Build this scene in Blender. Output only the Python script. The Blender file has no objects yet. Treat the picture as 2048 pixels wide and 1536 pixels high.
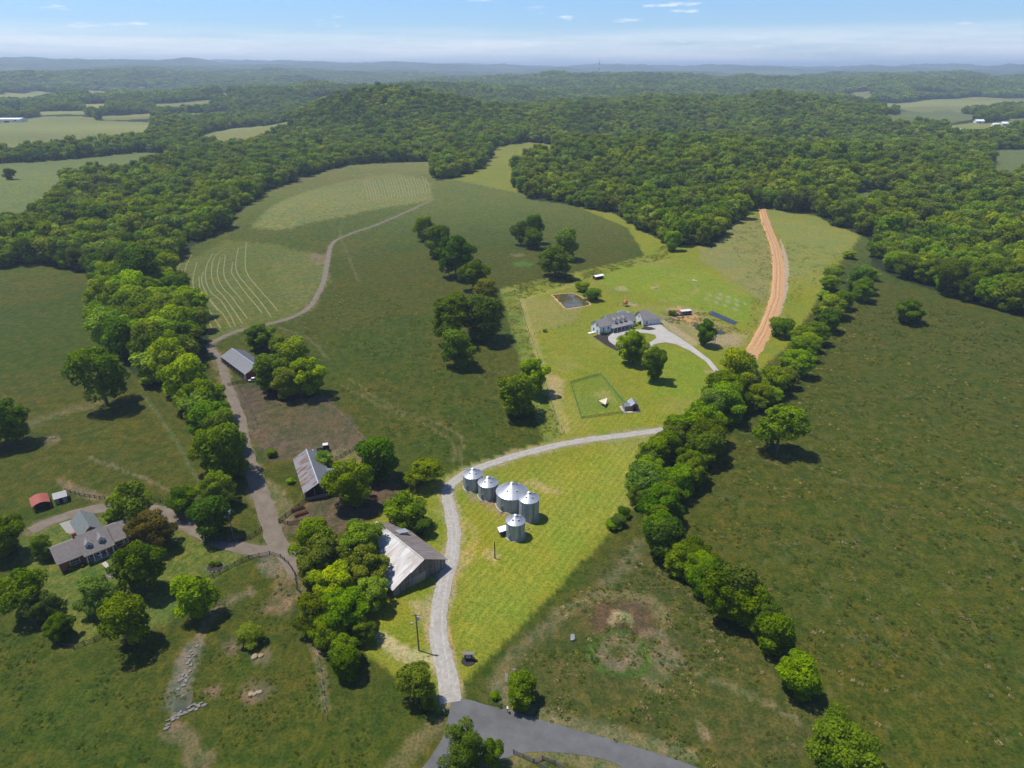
import bpy, bmesh, math, random
import numpy as np
from mathutils import Vector, Matrix
random.seed(7); RNG = np.random.default_rng(7)
D = bpy.data; SC = bpy.context.scene; COL = SC.collection
R = math.radians

# ---------------------------------------------------------------- camera, sky, sun, exposure
CAM_Z = 115.0; FPX = 1365.33; HORIZON = 136.0
PITCH = math.atan((768 - HORIZON) / FPX)
cam = D.cameras.new('camera'); camo = D.objects.new('camera', cam); COL.objects.link(camo)
cam.sensor_width = 36; cam.lens = FPX / 2048 * 36; cam.clip_start = 1; cam.clip_end = 120000
camo.location = (0, 0, CAM_Z); camo.rotation_euler = (math.pi / 2 - PITCH, 0, 0)
SC.camera = camo
SUN_DIR = Vector((-0.36, 0.14, 0.92)).normalized()            # towards the sun
SUN_EL = math.asin(SUN_DIR.z); SUN_AZ = math.atan2(SUN_DIR.x, SUN_DIR.y)
sun = D.lights.new('sun', 'SUN'); suno = D.objects.new('sun', sun); COL.objects.link(suno)
sun.energy = 4.8; sun.angle = R(0.53); sun.color = (1.0, 0.955, 0.88)
suno.rotation_euler = SUN_DIR.to_track_quat('Z', 'Y').to_euler(); suno.location = (-300, 100, 900)
SC.view_settings.view_transform = 'Standard'; SC.view_settings.look = 'None'
SC.view_settings.exposure = 0.25; SC.view_settings.gamma = 1.0; SC.view_settings.use_curve_mapping = False
SC.cycles.use_denoising = True; SC.cycles.max_bounces = 5; SC.cycles.diffuse_bounces = 2
SC.cycles.glossy_bounces = 2; SC.cycles.transmission_bounces = 2; SC.cycles.volume_bounces = 0
SC.cycles.transparent_max_bounces = 4; SC.cycles.caustics_reflective = False; SC.cycles.caustics_refractive = False
SC.cycles.use_adaptive_sampling = True; SC.cycles.adaptive_threshold = 0.02

class NT:
    """small helper around a node tree"""
    def __init__(s, tree): s.t = tree; s.n = tree.nodes; s.l = tree.links
    def add(s, typ, **kw):
        n = s.n.new(typ)
        for k, v in kw.items():
            if k.startswith('i_'):
                key = k[2:]; key = int(key) if key.isdigit() else key
                s.put(n.inputs[key], v)
            else: setattr(n, k, v)
        return n
    def put(s, sock, v):
        if isinstance(v, bpy.types.NodeSocket): s.l.new(v, sock)
        elif isinstance(v, bpy.types.Node): s.l.new(v.outputs[0], sock)
        else: sock.default_value = v
    def math(s, op, a, b=0.0, c=None, clamp=False):
        n = s.n.new('ShaderNodeMath'); n.operation = op; n.use_clamp = clamp
        s.put(n.inputs[0], a); s.put(n.inputs[1], b)
        if c is not None: s.put(n.inputs[2], c)
        return n.outputs[0]
    def ramp(s, fac, stops):
        n = s.n.new('ShaderNodeValToRGB'); s.put(n.inputs[0], fac); e = n.color_ramp.elements
        while len(e) < len(stops): e.new(0.5)
        for k, (p, c) in enumerate(stops):
            e[k].position = p; e[k].color = (c, c, c, 1) if not isinstance(c, (tuple, list)) else (*c[:3], 1)
        return n.outputs[0]
    def mix(s, fac, a, b, blend='MIX'):
        n = s.n.new('ShaderNodeMix'); n.data_type = 'RGBA'; n.blend_type = blend
        s.put(n.inputs[0], fac)
        s.put(n.inputs[6], (*a, 1) if isinstance(a, tuple) and len(a) == 3 else a)
        s.put(n.inputs[7], (*b, 1) if isinstance(b, tuple) and len(b) == 3 else b)
        return n.outputs[2]
    def noise(s, vec, scale, detail=3.0, rough=0.55, dim='3D'):
        n = s.n.new('ShaderNodeTexNoise'); n.noise_dimensions = dim
        if vec is not None: s.put(n.inputs['Vector'], vec)
        n.inputs['Scale'].default_value = scale; n.inputs['Detail'].default_value = detail
        n.inputs['Roughness'].default_value = rough
        return n.outputs[0]

world = D.worlds.new('World'); SC.world = world; world.use_nodes = True
w = NT(world.node_tree); w.n.clear()
sky = w.add('ShaderNodeTexSky'); sky.sky_type = 'NISHITA'; sky.sun_disc = False
sky.sun_elevation = SUN_EL; sky.sun_rotation = SUN_AZ; sky.altitude = 200
sky.air_density = 1.0; sky.dust_density = 0.15; sky.ozone_density = 3.0
tc = w.add('ShaderNodeTexCoord'); sep = w.add('ShaderNodeSeparateXYZ', i_0=tc.outputs['Generated'])
az = w.math('ARCTAN2', sep.outputs[0], sep.outputs[1]); el = w.math('ARCSINE', sep.outputs[2])
def skyvec(ka, ke, oz):
    return w.add('ShaderNodeCombineXYZ', i_0=w.math('MULTIPLY', az, ka), i_1=w.math('MULTIPLY', el, ke), i_2=oz).outputs[0]
# low bank of pale cloud along the horizon, and a few small puffs higher up
n1 = w.noise(skyvec(4, 60, 3.1), 1.0, 5, 0.6); n2 = w.noise(skyvec(30, 170, 8.0), 1.0, 4, 0.6)
bank = w.math('MULTIPLY', w.ramp(n1, [(0.30, 0.10), (0.58, 1.0)]), w.ramp(el, [(0.0, 1.0), (0.030, 0.8), (0.050, 0.0)]))
puffA = w.noise(skyvec(11, 60, 17.3), 1.0, 4, 0.55)
puff = w.math('MULTIPLY', w.ramp(puffA, [(0.63, 0.0), (0.72, 0.8)]), w.ramp(el, [(0.0, 0.0), (0.03, 0.5), (0.06, 1.0), (0.5, 1.0), (0.8, 0.0)]))
tops = w.math('MULTIPLY', w.ramp(n2, [(0.57, 0.0), (0.66, 0.85)]), w.ramp(el, [(0.004, 0.8), (0.014, 1.0), (0.032, 0.7), (0.042, 0.0)]))
cl = w.math('MAXIMUM', w.math('MULTIPLY', bank, 0.92), w.math('MAXIMUM', puff, tops))
skyc = w.mix(1.0, sky.outputs[0], (0.070, 0.092, 0.126), 'MULTIPLY')
cloudc = w.mix(w.noise(skyvec(40, 200, 1.0), 1.0, 3), (0.80, 0.86, 0.93), (1.05, 1.05, 1.05))
bg = w.add('ShaderNodeBackground', i_0=w.mix(cl, skyc, cloudc), i_1=1.0)
w.add('ShaderNodeOutputWorld', i_0=bg)

# ---------------------------------------------------------------- terrain and picture-to-ground helper
def vnoise(x, y, s=0):
    xi = np.floor(x); yi = np.floor(y); fx = x - xi; fy = y - yi
    fx = fx * fx * (3 - 2 * fx); fy = fy * fy * (3 - 2 * fy)
    def h(a, b):
        v = np.sin(a * 127.1 + b * 311.7 + s * 74.7) * 43758.5453
        return v - np.floor(v)
    return (h(xi, yi) * (1 - fx) + h(xi + 1, yi) * fx) * (1 - fy) + (h(xi, yi + 1) * (1 - fx) + h(xi + 1, yi + 1) * fx) * fy
def fbm(x, y, s=0, o=3):
    t = 0; a = 0.5; n = 0
    for k in range(o):
        t = t + a * vnoise(x * 2 ** k, y * 2 ** k, s + k * 13); n += a; a *= 0.5
    return t / n
def smooth(e0, e1, x):
    t = np.clip((x - e0) / (e1 - e0), 0, 1); return t * t * (3 - 2 * t)
def flat(px, py):
    a = math.atan((py - 768) / FPX) + PITCH; y = CAM_Z / math.tan(a)
    dep = y * math.cos(PITCH) + CAM_Z * math.sin(PITCH)
    return ((px - 1024) / FPX * dep, y)
GAUSS = []
for px, py, amp, rx, ry in [(610, 430, 7, 60, 70), (775, 264, 47, 160, 170), (930, 258, 26, 230, 190), (690, 262, 14, 120, 150), (1230, 330, 14, 160, 200), (1500, 345, 16, 150, 150), (1720, 330, 10, 120, 150),
                            (1000, 240, 16, 420, 330), (1350, 235, 30, 420, 420), (1600, 250, 22, 260, 340), (880, 205, 26, 700, 500),
                            (560, 205, 34, 420, 420), (250, 172, 60, 900, 800), (1900, 172, 70, 1200, 900), (1250, 178, 48, 900, 700)]:
    x, y = flat(px, py); GAUSS.append((x, y, amp, rx, ry))
def hgt(x, y):
    x = np.asarray(x, float); y = np.asarray(y, float); d = np.hypot(x, y)
    z = 1.1 * np.sin(x / 38 + 0.6) * np.cos(y / 52 + 0.3) + 1.6 * np.sin(x / 83 - y / 70 + 1.1) - 1.0
    z = z * smooth(40, 160, d)
    for gx, gy, a, rx, ry in GAUSS:
        z = z + a * np.exp(-((x - gx) / rx) ** 2 - ((y - gy) / ry) ** 2)
    k = smooth(1300, 5200, d); bb = x / np.maximum(y, 1)
    val = 1 - 0.85 * smooth(-0.26, -0.40, bb) * smooth(3600, 2400, d) - 0.85 * smooth(0.48, 0.58, bb) * smooth(4200, 2800, d)
    roll = (fbm(x / 820 + 5.2, y / 820 + 1.7, 3, 3) - 0.42) * 130 * k * val + (fbm(x / 260 + 1.1, y / 330 + 4.7, 6, 2) - 0.45) * 58 * smooth(800, 1500, d) * val * smooth(9000, 5000, d)
    far = smooth(5000, 15000, d) * (fbm(x / 5200 + 2.3, y / 3000 + 9.1, 8, 3)) * 165
    lef = smooth(3500, 9500, d) * smooth(0.15, -0.62, x / np.maximum(d, 1)) * 100
    z = z + roll + far * 0.45 + lef * 0.9 + 82 * smooth(6500, 12500, d)
    return z - d * d / (2 * 6.371e6 * 1.15)
SY, CY = math.sin(PITCH), math.cos(PITCH)
TT = np.geomspace(60, 44000, 900)
def G(px, py):
    """ground point seen at picture position px, py (2048 wide)"""
    dx = (px - 1024) / FPX; dv = -(py - 768) / FPX
    d = np.array([dx, CY + dv * SY, -SY + dv * CY]); d /= np.linalg.norm(d)
    P = d[:, None] * TT; zz = CAM_Z + P[2] - hgt(P[0], P[1])
    k = np.argmax(zz < 0)
    if zz[k] >= 0: k = len(TT) - 1
    a, b = TT[max(k - 1, 0)], TT[k]
    for _ in range(3):
        tt = np.linspace(a, b, 33); q = d[:, None] * tt; k = max(1, int(np.argmax(CAM_Z + q[2] - hgt(q[0], q[1]) < 0))) if (CAM_Z + q[2, -1] - hgt(q[0, -1], q[1, -1])) < 0 else 32
        a, b = tt[k - 1], tt[k]
    q = d * b
    return Vector((q[0], q[1], float(hgt(q[0], q[1]))))
def Gp(pts): return np.array([tuple(G(*p)) for p in pts])
def depth(P): return P[1] * CY + (CAM_Z - P[2]) * SY
def mpp(P): return depth(P) / FPX              # metres per 2048-wide pixel
def Z(x, y): return float(hgt(x, y))
def inpoly(x, y, poly):
    out = np.zeros(x.shape, bool); bb = (poly[:, 0].min(), poly[:, 0].max(), poly[:, 1].min(), poly[:, 1].max())
    sel = (x >= bb[0]) & (x <= bb[1]) & (y >= bb[2]) & (y <= bb[3])
    if not sel.any(): return out
    xs, ys = x[sel], y[sel]; c = np.zeros(xs.shape, bool); n = len(poly)
    for i in range(n):
        x0, y0 = poly[i, :2]; x1, y1 = poly[(i + 1) % n, :2]
        if y0 == y1: continue
        hit = ((y0 > ys) != (y1 > ys)) & (xs < (x1 - x0) * (ys - y0) / (y1 - y0) + x0); c ^= hit
    out[sel] = c; return out
def polydist(x, y, pts, maxd):
    out = np.full(x.shape, 1e9)
    for i in range(len(pts) - 1):
        x0, y0 = pts[i, :2]; x1, y1 = pts[i + 1, :2]
        sel = (x > min(x0, x1) - maxd) & (x < max(x0, x1) + maxd) & (y > min(y0, y1) - maxd) & (y < max(y0, y1) + maxd)
        if not sel.any(): continue
        xs, ys = x[sel], y[sel]; dx, dy = x1 - x0, y1 - y0
        t = np.clip(((xs - x0) * dx + (ys - y0) * dy) / (dx * dx + dy * dy + 1e-9), 0, 1)
        out[sel] = np.minimum(out[sel], np.hypot(xs - x0 - t * dx, ys - y0 - t * dy))
    return out
def smoothline(pts, step=1.2):
    """Catmull-Rom through world points, resampled"""
    P = np.asarray(pts, float)[:, :2]; P = np.vstack([2 * P[0] - P[1], P, 2 * P[-1] - P[-2]]); out = []
    for i in range(1, len(P) - 2):
        n = max(2, int(np.linalg.norm(P[i + 1] - P[i]) / step))
        for k in range(n):
            t = k / n; p0, p1, p2, p3 = P[i - 1], P[i], P[i + 1], P[i + 2]
            out.append(0.5 * ((2 * p1) + (p2 - p0) * t + (2 * p0 - 5 * p1 + 4 * p2 - p3) * t * t + (3 * p1 - p0 - 3 * p2 + p3) * t ** 3))
    out.append(P[-2]); return np.array(out)

# ---------------------------------------------------------------- where things are in the picture (2048 x 1536)
FIELDS = [   # open land between the woods, middle and far distance
    [(-150, 452), (0, 442), (112, 398), (128, 352), (300, 328), (352, 307), (280, 304), (80, 323), (-150, 338)],
    [(-200, 247), (0, 241), (92, 233), (190, 234), (192, 241), (300, 244), (306, 262), (300, 273), (100, 291), (0, 299), (-200, 304)],
    [(395, 272), (430, 263), (520, 251), (600, 238), (562, 256), (502, 285), (450, 291), (410, 281)],
    [(-200, 184), (0, 188), (70, 181), (140, 189), (60, 203), (-200, 207)],
    [(150, 178), (190, 181), (250, 189), (185, 194)], [(300, 208), (420, 200), (440, 204), (405, 214), (320, 218)],
    [(160, 208), (220, 207), (208, 219), (175, 219)], [(245, 176), (295, 171), (285, 180)], [(300, 186), (370, 179), (355, 189)],
    [(195, 231), (310, 226), (305, 237), (208, 241)], [(470, 214), (560, 207), (545, 214), (480, 220)], [(0, 216), (60, 213), (50, 219), (0, 222)], [(330, 229), (470, 222), (440, 233), (345, 237)], [(380, 190), (475, 184), (455, 193)], [(600, 197), (700, 190), (665, 200)], [(70, 224), (180, 222), (170, 229), (80, 230)],
    [(1768, 234), (1800, 223), (1900, 220), (1964, 232), (1892, 249), (1782, 248)],
    [(1748, 206), (1850, 200), (1940, 194), (2150, 202), (2150, 212), (1762, 217)],
    [(1984, 300), (2180, 297), (2180, 350), (1968, 348)], [(1684, 192), (1740, 181), (1746, 199), (1725, 206)],
    [(1818, 187), (1965, 184), (1885, 194)], [(1692, 388), (1740, 380), (1800, 383), (1790, 393), (1700, 397)],
    [(1895, 252), (1940, 246), (2020, 240), (2030, 256), (1960, 270), (1900, 268)], [(2000, 238), (2150, 232), (2150, 246), (2030, 246)],
]
OPEN_NEAR = [   # the near open country: everything inside is free of woods
    [(-400, 1700), (-300, 840), (-250, 545), (0, 538), (80, 525), (150, 545), (190, 545), (195, 640), (230, 700), (260, 740), (300, 780),
     (400, 740), (420, 690), (405, 640), (372, 575), (335, 530), (362, 502), (432, 470), (485, 420), (530, 385), (610, 352), (690, 330),
     (860, 322), (872, 362), (905, 357), (965, 335), (992, 296), (1050, 283), (1112, 290), (1108, 298), (1050, 306), (1028, 325), (1030, 375),
     (1062, 400), (1130, 408), (1230, 428), (1282, 460), (1332, 486), (1425, 495), (1474, 442), (1508, 410), (1560, 420), (1625, 428),
     (1665, 448), (1722, 470), (1752, 490), (1740, 530), (1790, 555), (1930, 602), (2060, 640), (2500, 720), (2600, 1700)],
]
W_OPEN = [Gp(p) for p in FIELDS + OPEN_NEAR]
ALLPIX = [np.array(p, float) for p in FIELDS + OPEN_NEAR]
def hides_field(x, y, z, h):
    """a tree of height h here would stand in front of open land that shows"""
    hit = np.zeros(x.shape, bool)
    for s in (0.3, 0.6):
        zz = z + h * s; dp = y * CY + (CAM_Z - zz) * SY; u = 1024 + x / dp * FPX; v = 768 - ((y * SY - (CAM_Z - zz) * CY) / dp) * FPX
        for p in ALLPIX: hit |= inpoly(u, v, p)
    return hit
def is_open(x, y):
    m = np.zeros(x.shape, bool)
    for p in W_OPEN: m |= inpoly(x, y, p)
    return m

# ---------------------------------------------------------------- materials
MATS = {}
def new_mat(name):
    m = D.materials.new(name); m.use_nodes = True; t = NT(m.node_tree); t.n.clear(); MATS[name] = m
    return m, t
def out(t, sh): t.add('ShaderNodeOutputMaterial', i_0=sh)
def pbsdf(t, col, rough=0.8, metal=0.0, normal=None, spec=0.3):
    b = t.add('ShaderNodeBsdfPrincipled')
    t.put(b.inputs['Base Color'], (*col, 1) if isinstance(col, tuple) and len(col) == 3 else col)
    t.put(b.inputs['Roughness'], rough); t.put(b.inputs['Metallic'], metal)
    b.inputs['Specular IOR Level'].default_value = spec
    if normal is not None: t.put(b.inputs['Normal'], normal)
    return b
def plain(name, col, rough=0.75, metal=0.0, var=0.25, scale=1.2, bump=0.0, col2=None, lo=0.35, hi=0.65, spec=0.3, stretch=None):
    """weathered surface: two tones of the same stuff broken up by noise"""
    m, t = new_mat(name); pos = t.add('ShaderNodeTexCoord').outputs['Object']
    if stretch:
        mpn = t.add('ShaderNodeMapping', i_0=pos); mpn.inputs['Scale'].default_value = stretch; pos = mpn.outputs[0]
    c2 = col2 if col2 else tuple(max(0, c * (1 - var)) for c in col)
    f = t.ramp(t.noise(pos, scale, 5, 0.65), [(lo, 0.0), (hi, 1.0)])
    f2 = t.noise(pos, scale * 9, 3)
    c = t.mix(f, c2, col); c = t.mix(t.math('MULTIPLY', f2, 0.35), c, tuple(x * 0.6 for x in col))
    nrm = None
    if bump: nrm = t.add('ShaderNodeBump', i_Strength=bump, i_Distance=0.05, i_Height=f2).outputs[0]
    out(t, pbsdf(t, c, rough, metal, nrm, spec)); return m

# ground: colour of the land cover from the mesh, broken up by tufts and patches
gm, t = new_mat('ground_cover')
pos = t.add('ShaderNodeNewGeometry').outputs['Position']
base = t.add('ShaderNodeAttribute', attribute_name='cover').outputs['Color']
bare = t.add('ShaderNodeAttribute', attribute_name='bare').outputs['Fac']
mow = t.add('ShaderNodeAttribute', attribute_name='mow').outputs['Fac']
nb = t.noise(pos, 0.045, 3); nm = t.noise(pos, 0.33, 4, 0.65); nf = t.noise(pos, 1.7, 3, 0.7)
mp = t.add('ShaderNodeMapping', i_0=pos); mp.inputs['Rotation'].default_value = (0, 0, 0.5); mp.inputs['Scale'].default_value = (1.0, 0.35, 1)
ns = t.noise(mp.outputs[0], 0.7, 4, 0.7)
calm = t.math('MULTIPLY_ADD', bare, -0.62, 1.0)
c = t.mix(t.ramp(nb, [(0.35, 0.0), (0.68, 0.85)]), base, t.mix(1.0, base, (1.22, 1.06, 0.8), 'MULTIPLY'))
c = t.mix(t.math('MULTIPLY', calm, t.ramp(nm, [(0.40, 0.9), (0.57, 0.0)])), c, t.mix(1.0, c, (0.50, 0.74, 0.58), 'MULTIPLY'))
c = t.mix(t.math('MULTIPLY', calm, t.ramp(ns, [(0.50, 0.0), (0.66, 0.75)])), c, t.mix(1.0, c, (1.55, 1.30, 1.35), 'MULTIPLY'))
c = t.mix(t.ramp(nf, [(0.38, 0.85), (0.56, 0.0)]), c, t.mix(1.0, c, (0.45, 0.58, 0.42), 'MULTIPLY'))
nd = t.noise(pos, 0.11, 4, 0.65)
c = t.mix(t.ramp(nd, [(0.50, 0.0), (0.66, 0.6)]), c, t.mix(1.0, c, (1.18, 0.98, 1.15), 'MULTIPLY'))
ng_ = t.noise(pos, 0.075, 3, 0.6)
c = t.mix(t.ramp(ng_, [(0.52, 0.0), (0.64, 0.55)]), c, t.mix(1.0, c, (0.78, 1.0, 0.8), 'MULTIPLY'))
c = t.mix(0.0, c, t.mix(1.0, c, (1.32, 1.05, 1.0), 'MULTIPLY'))
wv = t.add('ShaderNodeTexWave', i_Vector=t.add('ShaderNodeMapping', i_0=pos, i_2=(0, 0, 0.49)).outputs[0]); wv.inputs['Scale'].default_value = 0.16
wv.inputs['Distortion'].default_value = 1.2; wv.inputs['Detail'].default_value = 2
c = t.mix(t.math('MULTIPLY', mow, t.ramp(wv.outputs[1], [(0.3, 0.0), (0.8, 0.55)])), c, t.mix(1.0, c, (1.35, 1.28, 1.2), 'MULTIPLY'))
bmp = t.add('ShaderNodeBump', i_Strength=0.55, i_Distance=0.35, i_Height=t.math('ADD', nf, t.math('MULTIPLY', nm, 1.2)))
out(t, pbsdf(t, c, 0.95, 0, bmp.outputs[0], 0.1))

# leaves
def leafmat(name, ca, cb, trans=0.3, up=False):
    m, t = new_mat(name)
    oi = t.add('ShaderNodeObjectInfo'); lv = t.add('ShaderNodeAttribute', attribute_name='lv').outputs['Fac']
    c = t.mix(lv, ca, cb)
    hs = t.add('ShaderNodeHueSaturation', i_Color=c)
    t.put(hs.inputs['Hue'], t.math('MULTIPLY_ADD', oi.outputs['Random'], 0.042, 0.474))
    t.put(hs.inputs['Value'], t.math('MULTIPLY_ADD', t.math('FRACT', t.math('MULTIPLY', oi.outputs['Random'], 7.31)), 0.62, 0.70))
    t.put(hs.inputs['Saturation'], t.math('MULTIPLY_ADD', t.math('FRACT', t.math('MULTIPLY', oi.outputs['Random'], 3.77)), 0.25, 0.95))
    loc = t.noise(oi.outputs['Location'], 0.011, 3, 0.6)
    c = t.mix(t.ramp(loc, [(0.38, 0.0), (0.62, 1.0)]), t.mix(1.0, hs.outputs[0], (0.78, 0.88, 1.0), 'MULTIPLY'), t.mix(1.0, hs.outputs[0], (1.30, 1.26, 0.9), 'MULTIPLY'))
    c = t.mix(1.0, c, oi.outputs['Color'], 'MULTIPLY')
    d = t.add('ShaderNodeBsdfDiffuse', i_0=c)
    if up: t.put(d.inputs['Normal'], t.add('ShaderNodeCombineXYZ', i_2=1.0).outputs[0])
    tr = t.add('ShaderNodeBsdfTranslucent', i_0=t.mix(1.0, c, (1.2, 1.35, 0.5), 'MULTIPLY'))
    out(t, t.add('ShaderNodeMixShader', i_0=trans, i_1=d.outputs[0], i_2=tr.outputs[0])); return m
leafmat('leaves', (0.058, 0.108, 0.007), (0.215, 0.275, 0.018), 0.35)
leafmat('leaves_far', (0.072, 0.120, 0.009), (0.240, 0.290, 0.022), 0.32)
leafmat('weed_leaves', (0.12, 0.155, 0.030), (0.24, 0.26, 0.07), 0.2, True)
leafmat('pasture_leaves', (0.045, 0.070, 0.013), (0.085, 0.110, 0.024), 0.15, True)  # tufts darkened along with the dimmed pasture colour
leafmat('dry_leaves', (0.16, 0.13, 0.07), (0.30, 0.25, 0.13), 0.1, True)
plain('bark', (0.14, 0.11, 0.085), 0.9, var=0.45, scale=3, bump=0.4)
plain('gravel', (0.36, 0.335, 0.295), 0.95, col2=(0.26, 0.23, 0.185), scale=0.9, bump=0.3)
plain('lane_gravel', (0.185, 0.150, 0.110), 0.95, col2=(0.13, 0.10, 0.07), scale=0.35, bump=0.3)
plain('asphalt', (0.125, 0.123, 0.12), 0.92, col2=(0.088, 0.085, 0.082), scale=0.25, bump=0.15)
plain('concrete', (0.40, 0.375, 0.33), 0.9, col2=(0.33, 0.305, 0.26), scale=0.4)
plain('lane_concrete', (0.27, 0.255, 0.225), 0.9, col2=(0.21, 0.195, 0.17), scale=0.4)
plain('clay', (0.46, 0.27, 0.12), 0.95, col2=(0.37, 0.20, 0.09), scale=0.6, bump=0.5)
plain('tan_dirt', (0.36, 0.28, 0.17), 0.95, col2=(0.25, 0.18, 0.11), scale=0.6, bump=0.4)
plain('mulch', (0.045, 0.034, 0.030), 0.95, var=0.5, scale=2.5, bump=0.6)
plain('straw', (0.22, 0.20, 0.085), 0.95, col2=(0.15, 0.15, 0.055), scale=1.5, bump=0.5)
plain('white_siding', (0.80, 0.80, 0.79), 0.7, var=0.08, scale=0.8)
plain('white_trim', (0.82, 0.82, 0.80), 0.6, var=0.08)
plain('shingle', (0.275, 0.255, 0.24), 0.95, col2=(0.19, 0.175, 0.165), scale=1.5, bump=0.3, spec=0.05)
plain('shingle_brown', (0.20, 0.175, 0.155), 0.92, col2=(0.14, 0.125, 0.115), scale=1.5, bump=0.3)
plain('shingle_green', (0.16, 0.18, 0.17), 0.92, col2=(0.12, 0.135, 0.125), scale=1.5, bump=0.3)
plain('galvanised', (0.40, 0.44, 0.48), 0.5, 0.22, col2=(0.26, 0.285, 0.31), scale=0.8, spec=0.4, stretch=(1.6, 1.6, 0.35))
plain('galvanised_roof', (0.52, 0.53, 0.55), 0.42, 0.45, col2=(0.40, 0.42, 0.44), scale=0.8, spec=0.5)
plain('dull_tin', (0.20, 0.20, 0.205), 0.55, 0.3, col2=(0.18, 0.18, 0.185), scale=0.4, spec=0.5)
plain('barn_tin_white', (0.54, 0.525, 0.50), 0.7, 0.1, col2=(0.31, 0.25, 0.205), scale=0.5, lo=0.33, hi=0.60, stretch=(0.35, 1.5, 0.35))
plain('barn_tin_shaded_worn', (0.27, 0.235, 0.21), 0.65, 0.15, col2=(0.17, 0.13, 0.105), scale=0.6, stretch=(0.35, 1.6, 0.35))  # worn tin; slope away from the sun is darkened in its colour
plain('rusty_tin', (0.24, 0.235, 0.235), 0.65, 0.15, col2=(0.17, 0.075, 0.04), scale=0.5, lo=0.42, hi=0.50, stretch=(0.45, 1.3, 0.45))
plain('rust_red_tin', (0.33, 0.085, 0.05), 0.6, 0.15, col2=(0.24, 0.07, 0.05), scale=0.5)
plain('grey_boards', (0.30, 0.265, 0.23), 0.95, col2=(0.19, 0.165, 0.145), scale=1.4, bump=0.5)
plain('dark_boards', (0.17, 0.15, 0.13), 0.95, col2=(0.10, 0.088, 0.076), scale=1.4, bump=0.5)
plain('brown_boards', (0.25, 0.20, 0.155), 0.95, col2=(0.16, 0.125, 0.10), scale=1.4, bump=0.5)
plain('tan_boards', (0.36, 0.31, 0.19), 0.9, var=0.25, scale=1.5)
plain('red_siding', (0.38, 0.035, 0.03), 0.75, var=0.25, scale=0.6)
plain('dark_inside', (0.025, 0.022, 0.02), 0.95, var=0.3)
plain('fence_boards', (0.058, 0.048, 0.042), 0.9, var=0.4, scale=2)
plain('grey_post', (0.22, 0.19, 0.16), 0.95, var=0.35, scale=4)
plain('stone', (0.23, 0.21, 0.185), 0.95, col2=(0.14, 0.125, 0.11), scale=1.6, bump=0.5)
plain('black_plastic', (0.035, 0.040, 0.052), 0.33, var=0.3, scale=1.2, spec=0.6)
plain('pale_sail', (0.66, 0.56, 0.45), 0.85, var=0.1)
plain('light_canvas', (0.62, 0.60, 0.56), 0.8, var=0.2)
plain('door_grey', (0.30, 0.30, 0.31), 0.6, var=0.15)
plain('machine_green', (0.035, 0.075, 0.035), 0.45, var=0.3, spec=0.5)
plain('machine_orange', (0.55, 0.12, 0.03), 0.5, var=0.2)
plain('rubber', (0.02, 0.02, 0.021), 0.85, var=0.2)
plain('steel', (0.33, 0.33, 0.34), 0.45, 0.6, var=0.25)
plain('pole_wood', (0.19, 0.145, 0.105), 0.95, var=0.35, scale=2)
plain('red_wood', (0.26, 0.10, 0.065), 0.85, var=0.35, scale=2)
plain('tower_red', (0.5, 0.08, 0.05), 0.6, var=0.1)
plain('flower_red', (0.16, 0.045, 0.05), 0.9, var=0.4, scale=6)
m, t = new_mat('window_glass'); out(t, pbsdf(t, (0.02, 0.025, 0.03), 0.08, 0, None, 0.7))
m, t = new_mat('pond_water')
pos = t.add('ShaderNodeNewGeometry').outputs['Position']; nz = t.noise(pos, 0.3, 4)
c = t.mix(t.ramp(nz, [(0.4, 0.0), (0.62, 1.0)]), (0.115, 0.085, 0.03), (0.05, 0.06, 0.026))
bm_ = t.add('ShaderNodeBump', i_Strength=0.08, i_Distance=0.1, i_Height=t.noise(pos, 3.0, 2))
out(t, pbsdf(t, c, 0.07, 0, bm_.outputs[0], 0.7))
m, t = new_mat('green_net')
b = pbsdf(t, (0.06, 0.30, 0.14), 0.8); tr = t.add('ShaderNodeBsdfTransparent')
out(t, t.add('ShaderNodeMixShader', i_0=0.45, i_1=tr.outputs[0], i_2=b.outputs[0]))
# brick: courses in relief and colour for walls only a few pixels high
m, t = new_mat('red_brick')
sx = t.add('ShaderNodeSeparateXYZ', i_0=t.add('ShaderNodeTexCoord').outputs['Object'])
br = t.add('ShaderNodeTexBrick', i_Vector=t.add('ShaderNodeCombineXYZ', i_0=t.math('ADD', sx.outputs[0], sx.outputs[1]), i_1=sx.outputs[2]).outputs[0])
br.inputs['Color1'].default_value = (0.33, 0.085, 0.055, 1); br.inputs['Color2'].default_value = (0.24, 0.06, 0.042, 1)
br.inputs['Mortar'].default_value = (0.32, 0.27, 0.23, 1); br.inputs['Scale'].default_value = 4.0; br.inputs['Mortar Size'].default_value = 0.012
out(t, pbsdf(t, br.outputs[0], 0.9))

# ---------------------------------------------------------------- mesh helpers
def mesh_from(name, V, Fc, smooth_sh=False):
    me = D.meshes.new(name); me.from_pydata([tuple(v) for v in V], [], [tuple(f) for f in Fc]); me.update()
    if smooth_sh: me.polygons.foreach_set('use_smooth', [True] * len(me.polygons))
    return me
def link(name, me, mat=None, parent=None):
    o = D.objects.new(name, me); COL.objects.link(o)
    if mat is not None and me is not None and not me.materials: me.materials.append(MATS[mat] if isinstance(mat, str) else mat)
    if parent is not None: o.parent = parent
    return o
def tag(o, label=None, cat=None, group=None, kind=None):
    if label: o['label'] = label
    if cat: o['category'] = cat
    if group: o['group'] = group
    if kind: o['kind'] = kind
    return o
def thing(name, label, cat, loc, rz=0, group=None):
    o = D.objects.new(name, None); COL.objects.link(o); o.empty_display_size = 0.5
    o.location = loc; o.rotation_euler = (0, 0, rz); return tag(o, label, cat, group)
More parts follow.
